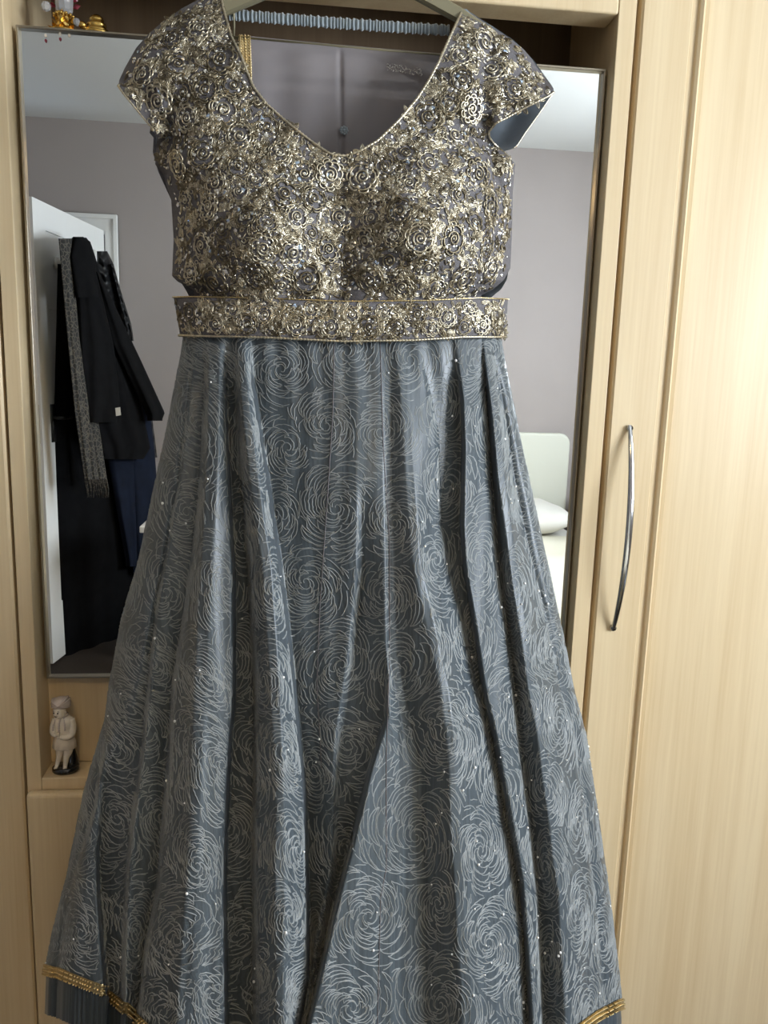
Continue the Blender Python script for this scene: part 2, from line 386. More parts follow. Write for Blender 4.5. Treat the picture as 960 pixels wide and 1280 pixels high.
# centre unit: posts, rail, shelf, back, ledge, lower door
cu = thing('shelf_unit', 'light maple centre unit with open shelf niche between the two wardrobes', 'shelf unit', (0.02, 0.3, 0))
one('side_panel', lambda b: b.box(PL+.001, JL, 0, D, FZ, RTOP, .0012), M['wood'], cu)
one('side_panel', lambda b: b.box(JR, E_['stile'], 0, D, FZ, RTOP, .0012), M['wood'], cu)
one('top_rail', lambda b: b.box(JL, JR, 0, .045, RAIL0, RTOP, .003), M['wood'], cu)
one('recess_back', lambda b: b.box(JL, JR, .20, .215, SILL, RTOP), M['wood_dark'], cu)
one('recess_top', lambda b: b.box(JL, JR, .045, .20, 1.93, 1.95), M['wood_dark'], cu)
one('niche_back', lambda b: b.box(JL, JR, .05, .062, SILL, 1.60), M['wood'], cu)
LEDGE = 1.6885
one('ledge', lambda b: b.box(JL, JR, .045, .20, LEDGE-.018, LEDGE), M['wood'], cu)
one('shelf', lambda b: b.box(JL, JR, .0, .05, SILL-.02, SILL, .002), M['wood'], cu)
def lowdoor(b):
    b.box(X0(37, 990), E_['stile']-.004, -.018, -.001, FZ+.08, SILL-.016, .006)
one('lower_door', lowdoor, M['wood'], cu)

# mirror
mx0, mx1, mz0 = -0.373, 0.4145, 0.802
mzt = 1.685
mi = thing('mirror', 'tall rectangular wall mirror with thin champagne metal frame behind the dress', 'mirror', (0.02, .036, mz0))
one('mirror_glass', lambda b: b.box(mx0, mx1, GLASS_Y, .042, mz0, mzt), M['mirror'], mi)
def mframe(b):
    w_ = .0024
    b.box(mx0-.001, mx0+w_, .024, .044, mz0-w_, mzt+w_, .001); b.box(mx1-w_, mx1+.001, .024, .044, mz0-w_, mzt+w_, .001)
    b.box(mx0, mx1, .0242, .044, mz0-w_, mz0+.001, .001); b.box(mx0, mx1, .0242, .044, mzt-.001, mzt+w_, .001)
one('mirror_frame', mframe, M['frame'], mi)
# three tiny stickers at the top left corner of the glass
for (a_, c_, lab, two) in ((57, 47, 'tiny red and cream teardrop sticker on the glass, nearest the mirror corner', 1), (75, 45, 'tiny red and cream teardrop sticker, middle of the three on the mirror', 1), (86.5, 47, 'tiny plain cream sticker, rightmost of three at the mirror top', 0)):
    q = P(a_, c_, GLASS_Y-.001)
    def drop(b, dz=0, r_=.0016, up=1):
        n = 14; V = [(q[0], q[1]-.0008, q[2]+dz)]
        for k in range(n):
            a = 2*math.pi*k/n; rr = r_*(1+.9*max(0, math.sin(a))**4)
            V.append((q[0]+rr*math.cos(a), q[1], q[2]+dz+up*rr*math.sin(a)))
        b.add(V, None, [(0, 1+k, 1+(k+1) % n) for k in range(n)])
    st_ = thing('sticker', lab, 'sticker', q, 'stickers on the mirror glass')
    one('cream_drop', lambda b: drop(b, .002), M['ceramic'], st_, True)
    if two: one('red_drop', lambda b: drop(b, -.003, .0015, -1), M['red'], st_, True)

# ---------------------------------------------------------------- long skirt
SKL = [(416, 229), (425, 229), (530, 209), (616, 191), (707, 171), (774, 151), (857, 136), (902, 130), (986, 105), (1090, 84), (1165, 65), (1215, 55), (1440, 15)]
SKR = [(416, 626), (428, 627), (499, 641), (578, 657), (650, 673), (737, 692), (796, 705), (855, 716), (918, 733), (1015, 748), (1124, 763), (1212, 774), (1277, 780), (1440, 800)]
# fold lines: (px path, depth just left, depth just right, edge half width px, strength by py)
FOLDS = [
 ([(857, 137), (882, 136), (1007, 120), (1098, 92), (1194, 76), (1260, 68), (1440, 45)], .020, -.016, 3, [(860, 0), (960, 1)]),
 ([(416, 236), (500, 232), (700, 200), (880, 165), (977, 128), (1073, 122), (1132, 124), (1232, 132), (1440, 150)], .006, .034, 3, [(900, 0), (1000, .5), (1100, 1)]),
 ([(416, 244), (600, 224), (760, 196), (940, 178), (1019, 167), (1090, 159), (1186, 155), (1278, 153), (1440, 150)], .030, -.006, 4, [(600, .2), (850, .5), (1100, 1)]),
 ([(416, 256), (495, 256), (628, 249), (774, 230), (860, 217), (1000, 206), (1107, 198), (1186, 183), (1273, 172), (1440, 140)], .028, -.006, 4, [(425, .25), (550, .6), (1100, 1)]),
 ([(416, 268), (560, 266), (860, 250), (1100, 240), (1278, 228), (1440, 215)], -.030, -.030, 14, [(425, .4), (600, .7), (1000, 1)]),
 ([(416, 279), (557, 284), (712, 292), (860, 292), (965, 285), (1090, 280), (1278, 282), (1440, 286)], -.012, .036, 3, [(425, .3), (550, .6), (800, .9), (1000, 1)]),
 ([(416, 292), (560, 300), (712, 312), (860, 320), (965, 320), (1090, 318), (1278, 320), (1440, 322)], .032, -.012, 6, [(425, .3), (600, .5), (800, .8), (1000, 1)]),
 ([(416, 298), (500, 306), (600, 318), (712, 334), (860, 344), (986, 350), (1132, 350), (1278, 350), (1440, 350)], -.034, -.034, 12, [(425, .6), (600, .9), (1000, 1.1)]),
 ([(416, 311), (482, 317), (595, 334), (712, 351), (820, 364), (986, 380), (1132, 384), (1278, 386), (1440, 388)], -.004, .040, 3, [(425, .5), (600, .9), (1000, 1.2)]),
 ([(416, 449), (600, 449), (717, 449), (816, 439), (860, 432), (927, 422), (1085, 417), (1278, 380), (1440, 360)], .016, .030, 6, [(600, 0), (760, 1), (1100, 1)]),
 ([(416, 475), (700, 481), (840, 483), (897, 483), (958, 463), (1028, 446), (1120, 422), (1225, 397), (1277, 385), (1440, 350)], .040, -.022, 4, [(800, 0), (960, .6), (1060, 1), (1280, 1.2)]),
 ([(416, 483), (558, 483), (816, 490), (960, 520), (1100, 525), (1280, 528), (1440, 530)], .008, .008, 12, [(425, .0), (800, .6), (1000, 1)]),
 ([(416, 500), (700, 520), (860, 556), (927, 564), (1060, 570), (1234, 582), (1440, 592)], -.030, -.030, 10, [(425, .1), (700, .5), (900, 1)]),
 ([(416, 520), (428, 522), (539, 546), (618, 549), (657, 550), (717, 563), (776, 578), (855, 594), (927, 612), (1024, 629), (1102, 642), (1168, 653), (1277, 656), (1440, 664)], .012, .026, 3, [(425, .15), (600, .8), (700, 1.1), (1280, 1)]),
 ([(416, 566), (499, 577), (558, 579), (657, 577), (705, 580), (790, 594), (855, 604), (927, 620), (1024, 638), (1102, 652), (1277, 664), (1440, 672)], .028, -.012, 4, [(425, .2), (520, .8), (700, 1), (900, .5)]),
 ([(416, 600), (428, 602), (558, 610), (657, 617), (729, 623), (796, 633), (855, 640), (918, 646), (1024, 660), (1124, 671), (1277, 677), (1440, 686)], .006, .026, 3, [(425, .6), (600, 1), (1280, 1.1)]),
 ([(416, 606), (519, 620), (598, 627), (729, 645), (855, 664), (918, 676), (1024, 690), (1124, 703), (1277, 712), (1440, 720)], -.014, -.014, 10, [(425, .5), (560, 1), (1280, 1.2)]),
 ([(416, 611), (424, 613), (519, 629), (598, 641), (677, 657), (729, 669), (788, 685), (855, 698), (918, 717), (1015, 730), (1124, 743), (1234, 752), (1440, 764)], .006, .024, 3, [(425, .5), (560, 1), (1280, 1)]),
]
def fold_x(py):
    """x of every fold line on the rows py, kept in order"""
    xs = [tab(f[0], py) for f in FOLDS]
    xs[9] = np.minimum(xs[9], xs[10]-4)
    for i in (8, 7, 6, 5): xs[i] = np.minimum(xs[i], xs[i+1]-6)
    out = []; prev = tab(SKL, py)+2
    for i, x in enumerate(xs):
        x = np.maximum(x, prev+2.0); out.append(x); prev = x
    lim = tab(SKR, py)-2
    for i in range(len(out)-1, -1, -1):
        out[i] = np.minimum(out[i], lim); lim = out[i]-2
    return out
def sk_yc(py): return tab([(416, -.075), (700, -.11), (1000, -.13), (1440, -.15)], py)
def sk_b(py): return tab([(416, .060), (600, .085), (900, .12), (1280, .165), (1440, .18)], py)
def skirt_depth(px, py):
    """px (nr,nc), py (nr,1)"""
    xl, xr = tab(SKL, py), tab(SKR, py)
    u = np.clip(2*(px-xl)/(xr-xl)-1, -1, 1)
    base = sk_yc(py)-sk_b(py)*(1-np.abs(u)**2.6)**.5
    fx = fold_x(py[:, 0]); pyv = py[:, 0]
    d = np.zeros_like(px)
    for r_ in range(px.shape[0]):
        kx, kd = [xl[r_, 0]-1], [0.0]
        for i, f in enumerate(FOLDS):
            s_ = float(tab(f[4], pyv[r_])); x = float(fx[i][r_]); hw = f[3]
            kx += [x-hw*.5, x+hw*.5]; kd += [f[1]*s_, f[2]*s_]
        kx.append(xr[r_, 0]+1); kd.append(0.0)
        kx = np.maximum.accumulate(np.array(kx)+np.arange(len(kx))*1e-3)
        d[r_] = np.interp(px[r_], kx, kd)
    # round the crests a little
    ker = np.array([1, 4, 7, 9, 7, 4, 1], float); ker /= ker.sum()
    dp = np.pad(d, ((0, 0), (3, 3)), mode='edge')
    d = sum(dp[:, i:i+d.shape[1]]*ker[i] for i in range(7))
    edge = np.clip((1-np.abs(u))*9, 0, 1)
    # soft small gathers
    g = .0009*np.sin(px*.23+np.sin(py*.011)*3+px*.01*np.sin(py*.007))*tab([(416, 1.6), (520, .7), (1440, 1)], py)
    return base+(d*np.clip((py-418)/70, 0, 1)+g)*edge
NC, NR = 440, 380
uu = np.linspace(0, 1, NC)
def hem_py(px): return np.interp(px, [15, 55, 75, 130, 152, 250, 420, 600, 700, 745, 772, 800], [1215, 1217, 1222, 1244, 1262, 1350, 1410, 1390, 1310, 1276, 1262, 1255])
vv = np.linspace(0, 1, NR)
# row lines: straight across at the waist, following the hem at the bottom
PY = np.zeros((NR, NC)); PX = np.zeros((NR, NC))
for it in range(3):
    for r_ in range(NR):
        if it == 0: PX[r_] = tab(SKL, 418+vv[r_]*900)+(tab(SKR, 418+vv[r_]*900)-tab(SKL, 418+vv[r_]*900))*uu
        PY[r_] = 418+vv[r_]*(hem_py(PX[-1] if it else PX[r_])-418)
        PX[r_] = tab(SKL, PY[r_])+(tab(SKR, PY[r_])-tab(SKL, PY[r_]))*uu
# depth looked up from a regular table (rows of constant py)
TY = np.arange(410, 1446, 2.0)[:, None]; TXn = 800
TX = tab(SKL, TY)+(tab(SKR, TY)-tab(SKL, TY))*np.linspace(0, 1, TXn)[None]
TD = skirt_depth(TX, TY)
ker = np.array([1, 2, 3, 2, 1.])/9
tp = np.pad(TD, ((2, 2), (0, 0)), mode='edge'); TD = sum(tp[i:i+len(TD)]*ker[i] for i in range(5))
def sk_lookup(px, py):
    xl, xr = tab(SKL, py), tab(SKR, py)
    a = np.clip((px-xl)/(xr-xl), 0, 1)*(TXn-1); c = np.clip((py-410)/2, 0, len(TY)-1.001)
    i0 = np.minimum(a.astype(int), TXn-2); j0 = c.astype(int); fa, fc = a-i0, c-j0
    return (TD[j0, i0]*(1-fa)+TD[j0, i0+1]*fa)*(1-fc)+(TD[j0+1, i0]*(1-fa)+TD[j0+1, i0+1]*fa)*fc
YD = sk_lookup(PX, PY)
SV = P(PX, PY, YD)                                  # (NR,NC,3) front cloth
dS = np.linalg.norm(np.diff(SV, axis=1), axis=2); Sarc = np.concatenate([np.zeros((NR, 1)), np.cumsum(dS, 1)], 1)
c0 = np.argmin(np.abs(PX-480), axis=1); Sarc -= Sarc[np.arange(NR), c0][:, None]
def normals(G):
    a = np.gradient(G, axis=1); b_ = np.gradient(G, axis=0); n_ = np.cross(a, b_)
    n_ /= np.linalg.norm(n_, axis=2)[..., None]+1e-12
    n_[n_[..., 1] > 0] *= -1
    return n_
SN = normals(SV)
WAISTZ = float(SV[0, 220, 2])
sk = thing('long_skirt', 'slate blue floor-length flared skirt embroidered with swirling roses under a gold waistband', 'skirt', (0.04, -.07, 0.34))
# back of the skirt: a plain curved shell behind
nb = 60
def back_shell(V, PXr, PYr, rows):
    out = []
    for r_ in rows:
        L0, R0 = V[r_, 0], V[r_, -1]; t_ = np.linspace(0, 1, nb)[:, None]
        p = L0*(1-t_)+R0*t_; k = np.sqrt(np.clip(1-(2*t_[:, 0]-1)**2, 0, 1))
        yb = -.012
        p[:, 1] = p[:, 1]+(yb-p[:, 1])*k
        out.append(p)
    return np.array(out)
rows = list(range(0, NR, 12))+[NR-1]
BV = back_shell(SV, PX, PY, rows)
uvF = np.stack([Sarc, PY/1000.0], -1).reshape(-1, 2)
uvB = np.stack([BV[..., 0], BV[..., 2]], -1).reshape(-1, 2)
mesh_np('skirt_cloth', np.vstack([SV.reshape(-1, 3), BV.reshape(-1, 3)]), [grid_quads(NR, NC), grid_quads(len(rows), nb, NR*NC)], M['skirt'], sk, uv=np.vstack([uvF, uvB]))

# --- rose embroidery, laid in cloth space (arc length s, height t), both in "photo pixels" of about 1 mm
KS = 1000.0
Srow = Sarc*KS; Trow = PY.copy()
def to_cloth(px, py):
    # row where column at that px has this py
    best = np.argmin(np.abs(PX-px)+3*np.abs(PY-py)); r_, c_ = divmod(int(best), NC)
    return float(Srow[r_, c_]), float(py), r_
ROSES = [(421,635,74),(383,728,55),(492,653,62),(433,440,66),(408,532,62),(308,553,55),(558,607,52),(233,641,50),(279,728,60),(188,824,66),(641,729,58),(499,843,62),(427,832,58),(594,796,46),(617,531,44),
 (263,957,84),(140,1023,60),(197,1023,50),(222,1173,95),(301,1171,62),(374,1061,60),(372,1261,60),(96,1165,60),(397,1165,55),(520,1046,80),(461,1146,66),(551,1256,70),(701,906,60),(682,1085,60),
 (651,1129,46),(389,1290,50),(625,984,56),(686,1203,66),(393,962,56),(512,450,50),(352,462,52),(255,450,46),(600,450,40),(345,640,50),(330,850,64),(655,620,40),(545,700,50),(560,920,60),(435,930,56),(250,850,56),(755,1180,50),(610,1180,60),(320,960,54),(476,540,50),(550,510,46),(690,820,50),(725,1030,44),(480,745,56),(360,560,44),(205,740,50),(440,1260,60)]
RC = []
for (a_, c_, r_) in ROSES:
    s_, t_, rr = to_cloth(a_, c_); RC.append((s_, t_, r_*1.05))
# fill the remaining cloth (folds hide part of it) with more roses
smin, smax = Srow.min(), Srow.max()
for _ in range(4000):
    r_ = RNG.randint(0, NR); c_ = RNG.randint(0, NC); s_, t_ = Srow[r_, c_], Trow[r_, c_]
    if all(math.hypot(s_-q[0], t_-q[1]) > 88 for q in RC): RC.append((s_, t_, 60))
RC = np.array(RC)
tline = PY[:, NC//2]
def cloth_pt(s_, t_):
    """arrays of cloth coordinates -> points and normals (nan outside)"""
    s_ = np.asarray(s_); t_ = np.asarray(t_)
    rr = np.interp(t_, PY[:, 300], np.arange(NR))
    r0 = np.clip(rr.astype(int), 0, NR-1); out = np.full((len(s_), 3), np.nan); nn = np.zeros((len(s_), 3))
    for it in range(2):
        cc = np.array([np.interp(s_[k], Srow[r0[k]], np.arange(NC)) for k in range(len(s_))])
        ci = np.clip(np.round(cc).astype(int), 0, NC-1)
        rr = np.array([np.interp(t_[k], PY[:, ci[k]], np.arange(NR)) for k in range(len(s_))]); r0 = np.clip(rr.astype(int), 0, NR-2)
    ok = (np.abs(SN[r0, np.clip(cc.astype(int), 0, NC-2), 1]) > .14) & (s_ > Srow[r0, 0]+2) & (s_ < Srow[r0, -1]-2) & (t_ > 421) & (rr < NR-3)
    c1 = np.clip(cc.astype(int), 0, NC-2); fc = (cc-c1)[:, None]; fr = (rr-r0)[:, None]
    p = (SV[r0, c1]*(1-fc)+SV[r0, c1+1]*fc)*(1-fr)+(SV[r0+1, c1]*(1-fc)+SV[r0+1, c1+1]*fc)*fr
    nn = SN[r0, c1]
    out[ok] = p[ok]
    return out, nn, ok
strokes = []
def nearest_ok(s_, t_, i):
    d = np.hypot(s_[:, None]-RC[None, :, 0], t_[:, None]-RC[None, :, 1])/RC[None, :, 2]
    return d.argmin(1) == i
for i, (cs, ct, R) in enumerate(RC):
    spin = RNG.choice([-1, 1]); rad = 3.0; k = 0; a0 = RNG.rand()*6.28; asp = RNG.uniform(.9, 1.15)
    a = np.linspace(0, 2*math.pi*1.3, 22)
    rr = 2+a*1.1; strokes.append((i, cs+rr*np.cos(a0+spin*a), ct+rr*np.sin(a0+spin*a)*1.1))
    rad = 9.0
    while rad < R*2.0:
        npet = max(3, int(round(2*math.pi*rad/(17+min(24, rad*.5)))))
        w_ = 2*math.pi/npet; a0 += w_*RNG.uniform(.35, .65)
        depth = 7.2+min(4.0, rad*.10)
        for q in range(npet):
            ac = a0+q*w_+RNG.uniform(-.10, .10)*w_; wid = w_*RNG.uniform(.98, 1.16); nl = RNG.choice([2, 3, 3]) if rad > 12 else 2
            tilt = spin*depth*.42; jit = RNG.uniform(-.8, .8)
            for l in range(nl):
                m_ = 13; x = np.linspace(-1, 1, m_)
                rr = rad+jit+depth*(.05+.95*l/(nl-1))*(1-np.abs(x)**2.4)+tilt*x+RNG.normal(0, .28, m_)
                an = ac+x*wid*.5
                strokes.append((i, cs+rr*np.cos(an), ct+rr*asp*np.sin(an)))
        rad += depth*1.0
allS = []; allT = []; seg = []
for (i, s_, t_) in strokes:
    ok = nearest_ok(s_, t_, i)
    # keep the longest inside run
    run = []; best = []
    for k in range(len(s_)):
        if ok[k]: run.append(k)
        else:
            if len(run) > len(best): best = run
            run = []
    if len(run) > len(best): best = run
    if len(best) >= 4: seg.append((len(allS), len(best))); allS += list(s_[best]); allT += list(t_[best])
allS = np.array(allS); allT = np.array(allT)
CP, CN, OK = cloth_pt(allS, allT)
def ribbon(segs, Pts, Nrm, ok, w_, h_):
    V = []; Q = []; n = 0
    for (o, l) in segs:
        idx = [k for k in range(o, o+l) if ok[k]]
        if len(idx) < 3: continue
        p = Pts[idx]; nn = Nrm[idx]
        if np.linalg.norm(np.diff(p, axis=0), axis=1).max() > .03: continue
        tg = np.gradient(p, axis=0); sd = np.cross(tg, nn); sd /= np.linalg.norm(sd, axis=1)[:, None]+1e-9
        m_ = len(idx); row = np.stack([p-sd*w_-nn*.0002, p+nn*h_, p+sd*w_-nn*.0002], 1).reshape(-1, 3)
        V.append(row); i = np.arange(m_-1)*3+n
        Q.append(np.stack([i, i+1, i+4, i+3], 1)); Q.append(np.stack([i+1, i+2, i+5, i+4], 1)); n += m_*3
    return np.vstack(V), np.vstack(Q)
V_, Q_ = ribbon(seg, CP, CN, OK, .00068, .0009)
o = mesh_np('rose_embroidery', V_, Q_, M['cord'], sk); tag(o, kind='stuff', label='pale raised cord embroidery of roses')
# scattered tiny sequins along petals
ks = []
for _ in range(560):
    k = RNG.randint(len(allS))
    if OK[k] and RNG.rand() < (0.75 if CP[k][0] > .15 else .22): ks.append(k)
sb = MB()
for k in ks: sb.ball(CP[k]+CN[k]*.0012, RNG.uniform(.0015, .0020) if RNG.rand() < .35 else .0012, 6, 4)
tag(sb.build('sequins', M['pearl_white'], sk), kind='stuff', label='tiny silver sequins')
# vertical panel seams
for sx_ in ([(416, 418), (519, 416), (642, 408), (756, 400), (855, 396), (960, 402)], [(416, 475), (558, 479), (677, 487), (816, 487), (950, 483), (1085, 483), (1120, 476), (1277, 472), (1400, 470)]):
    py = np.linspace(424, sx_[-1][0], 120); px = tab(sx_, py); yy = sk_lookup(px, py)
    p = P(px, py, yy-.0004); b_ = MB(); b_.tube(p, .0007, 5); b_.build('seam', M['bod_fabric'], sk)
# hem: gold trim and pleated frill
def strip(r0, r1, off, nrow, sub=1):
    rr = np.linspace(r0, r1, nrow)
    i = np.clip(rr.astype(int), 0, NR-2); f_ = (rr-i)[:, None, None]
    return SV[i]*(1-f_)+SV[i+1]*f_+(SN[i]*off)
TR = strip(NR-7, NR-1, .0025, 6)
trim = mesh_np('hem_trim', TR.reshape(-1, 3), grid_quads(6, NC), M['trim_gold'], sk); tag(trim, label='gold braid trim round the hem')
b_ = MB()
acc = np.concatenate([[0], np.cumsum(np.linalg.norm(np.diff(TR[2], axis=0), axis=1))])
for d_ in np.arange(0.002, acc[-1], .0042):
    k = int(np.clip(np.searchsorted(acc, d_), 1, NC-1))
    for rr_, rd in ((1, .0012), (3, .0015), (5, .0011)): b_.ball(TR[rr_, k]+SN[NR-2, k]*.001, rd, 6, 4)
tag(b_.build('braid_beads', M['trim_gold'], trim), kind='stuff')
# frill below
nf = 8; fp = np.linspace(0, 1, nf)
FR = np.zeros((nf, NC, 3)); pl_ = np.sin(acc/.0065*2*math.pi)*.0022
for i in range(nf):
    FR[i] = SV[-1]+np.array([0, 0, -1.0])*(.062*fp[i]); FR[i] += SN[-2]*(-.003+pl_[:, None]*min(1, fp[i]*4)); FR[i, :, 0] += (SV[-1, :, 0]-.04)*.012*fp[i]
mesh_np('pleated_frill', FR.reshape(-1, 3), grid_quads(nf, NC), M['skirt'], sk, uv=np.stack([np.tile(acc, nf), np.repeat(fp*.06, NC)], -1))

# ---------------------------------------------------------------- waistband
BT = [(217, 371.5), (240, 371), (330, 373), (430, 377), (530, 376), (600, 372.5), (634, 374)]
BB = [(226, 419), (260, 420), (330, 421.5), (430, 426.5), (520, 425), (580, 421), (632, 421)]
def belt_pt(u, v):
    """u 0..1 across, v 0 top..1 bottom -> point"""
    xt = 217+(635-217)*u; xb = 225+(632-225)*u
    px = xt*(1-v)+xb*v+ (1-np.abs(2*u-1)**12)*0
    py = np.interp(xt, *zip(*BT))*(1-v)+np.interp(xb, *zip(*BB))*v
    w_ = 2*u-1
    Y = -.075-.072*np.sqrt(np.clip(1-np.abs(w_)**2.6, 0, 1))-.004*np.sin(math.pi*v)
    return P(px, py, Y)
U_, V2 = np.meshgrid(1/2-.5*np.cos(np.linspace(0, math.pi, 160)), np.linspace(0, 1, 14))
BG = belt_pt(U_, V2); BN = normals(BG)
bb = np.array([BG[i][:1]*(1-t_)+BG[i][-1:]*t_ for i in range(14) for t_ in [np.linspace(0, 1, 40)[:, None]]])
bb[..., 1] += (-.02-bb[..., 1])*np.sqrt(np.clip(1-(2*np.linspace(0, 1, 40)-1)**2, 0, 1))
wb = mesh_np('waistband', np.vstack([BG.reshape(-1, 3), bb.reshape(-1, 3)]), [grid_quads(14, 160), grid_quads(14, 40, 14*160)], M['bod_fabric'], sk)
tag(wb, label='gold beaded waistband')
def rope(b, pts, r_, pitch=.004):
    pts = np.asarray(pts); l = np.concatenate([[0], np.cumsum(np.linalg.norm(np.diff(pts, axis=0), axis=1))])
    n = int(l[-1]/pitch*3); d_ = np.linspace(0, l[-1], n); p = np.stack([np.interp(d_, l, pts[:, k]) for k in range(3)], 1)
    b.tube(p, r_*(1+.28*np.sin(d_/pitch*2*math.pi)), 6)
one('cord_edging', lambda b: rope(b, BG[-1]+BN[-1]*.001, .0016), M['gold'], wb, True)
one('cord_edging', lambda b: rope(b, BG[0]+BN[0]*.001, .0009), M['trim_gold'], wb, True)

# ---------------------------------------------------------------- blouse
LO = [(-14, 262), (0, 247), (10, 228), (25, 206), (42, 186), (60, 170), (85, 156), (100, 149), (108, 148), (118, 155), (130, 165), (146, 178), (160, 190), (172, 196), (190, 195), (205, 194), (222, 204), (250, 214), (300, 217), (345, 215), (352, 222), (362, 241), (378, 246)]
LI = [(-14, 276), (0, 277), (10, 279), (45, 289), (71, 302), (90, 309), (109, 317), (131, 334), (145, 350), (157, 364), (168, 378), (178, 391), (191, 410), (197, 426), (378, 426)]
RO = [(12, 583), (13, 583), (25, 602), (36, 620), (50, 641), (62, 655), (75, 666), (95, 680), (110, 691), (115, 692.5), (120, 686), (128, 670), (137, 652), (147, 634), (154, 620), (165, 611), (172, 612), (180, 618), (192, 632), (205, 644), (240, 641), (290, 640), (335, 638), (350, 630), (362, 616), (369, 602), (378, 598)]
RI = [(-2, 582), (15, 577), (52, 560), (79, 548), (101, 536), (124, 521), (150, 499), (163, 486), (176, 472), (189, 450), (197, 426), (378, 426)]
def ym(py): return tab([(-14, -.075), (0, -.078), (200, -.078), (378, -.075)], py)
def bod_depth(px, py, outx, opening):
    d = np.abs(px-outx)
    B = tab([(-14, .012), (30, .03), (110, .052), (200, .066), (300, .074), (378, .070)], py)
    k = 1-np.exp(-d/32.0)
    k = np.maximum(k, opening*.55)
    Y = ym(py)-B*k
    for cx, cy, a_, sx_, sy_ in ((322, 288, .030, 52, 58), (522, 282, .032, 52, 56)):
        Y = Y-a_*np.exp(-((px-cx)/sx_)**2-((py-cy)/sy_)**2)
    Y = Y+.012*np.exp(-((px-426)/26)**2)*np.clip((py-200)/60, 0, 1)
    # armhole creases
    for (x0, y0, x1, y1, a_, w_) in ((214, 130, 208, 215, .010, 9), (606, 150, 622, 235, .012, 8), (612, 60, 603, 150, .006, 12), (236, 60, 222, 130, .005, 12)):
        L2 = (x1-x0)**2+(y1-y0)**2; t_ = np.clip(((px-x0)*(x1-x0)+(py-y0)*(y1-y0))/L2, 0, 1)
        dd = np.hypot(px-x0-t_*(x1-x0), py-y0-t_*(y1-y0)); Y = Y+a_*np.exp(-(dd/w_)**2)
    Y = Y+.0012*np.sin(px*.11+py*.05)+.001*np.sin(px*.05-py*.13)
    return Y
def open_(py, side):
    return tab([(95, 0), (112, 1), (165, 1), (185, 0)], py)
def half(O, I, y0, y1, step=1.5, nc=120):
    ys = np.arange(y0, y1+.1, step); o_ = tab(O, ys); i_ = tab(I, ys)
    t_ = np.linspace(0, 1, nc)[None]; px = o_[:, None]*(1-t_)+i_[:, None]*t_; py = np.repeat(ys[:, None], nc, 1)
    Y = bod_depth(px, py, o_[:, None], open_(py, 0)); return px, py, P(px, py, Y)
bl = thing('blouse', 'short cap-sleeved blouse crusted with gold floral beadwork and V neck', 'blouse', (0.04, -.075, 1.36))
lx, ly, LG = half(LO, LI, -14, 378); rx, ry, RG = half(RO, RI, 12, 378)
front = mesh_np('front_panel', np.vstack([LG.reshape(-1, 3), RG.reshape(-1, 3)]), [grid_quads(*LG.shape[:2]), grid_quads(*RG.shape[:2], off=LG.shape[0]*LG.shape[1])], M['bod_fabric'], bl)
_l, _r = LG[::3, ::3]-normals(LG)[::3, ::3]*.0016, RG[::3, ::3]-normals(RG)[::3, ::3]*.0016
mesh_np('lining', np.vstack([_l.reshape(-1, 3), _r.reshape(-1, 3)]), [grid_quads(*_l.shape[:2]), grid_quads(*_r.shape[:2], off=_l.shape[0]*_l.shape[1])], M['lining'], bl)
# back panel
BLO = [(-14, 262), (0, 247), (10, 228), (25, 206), (42, 186), (60, 170), (85, 157), (100, 151), (112, 158), (130, 172), (160, 188), (166, 187), (172, 192), (190, 191), (215, 198), (250, 214), (300, 218), (345, 221), (362, 232), (378, 240)]
BRO = [(12, 583), (13, 583), (25, 602), (50, 641), (75, 666), (110, 691), (115, 692), (140, 675), (165, 657), (182, 646), (186, 640), (190, 628), (210, 634), (240, 638), (335, 636), (350, 633), (362, 626), (378, 606)]
BLI = [(-14, 276), (0, 276), (60, 284), (120, 300), (200, 350), (260, 426), (378, 426)]; BRI = [(-2, 577), (13, 574), (60, 566), (120, 556), (200, 500), (260, 426), (378, 426)]
def bhalf(O, I, y0, y1):
    ys = np.arange(y0, y1+.1, 3); o_ = tab(O, ys); i_ = tab(I, ys); t_ = np.linspace(0, 1, 60)[None]
    px = o_[:, None]*(1-t_)+i_[:, None]*t_; py = np.repeat(ys[:, None], 60, 1)
    d = np.abs(px-o_[:, None]); Y = ym(py)+tab([(-14, .008), (100, .03), (200, .048), (378, .05)], py)*(1-np.exp(-d/35))+.0015*np.sin(px*.16+py*.04)+.0006
    return P(px, py, Y)
g1, g2 = bhalf(BLO, BLI, -14, 378), bhalf(BRO, BRI, 12, 378)
mesh_np('back_panel', np.vstack([g1.reshape(-1, 3), g2.reshape(-1, 3)]), [grid_quads(*g1.shape[:2]), grid_quads(*g2.shape[:2], off=g1.shape[0]*g1.shape[1])], M['bod_fabric'], bl)
mesh_np('sleeve_lining', (g2[:, :45]-np.array([0, .0015, 0])).reshape(-1, 3), grid_quads(g2.shape[0], 45), M['lining'], bl)
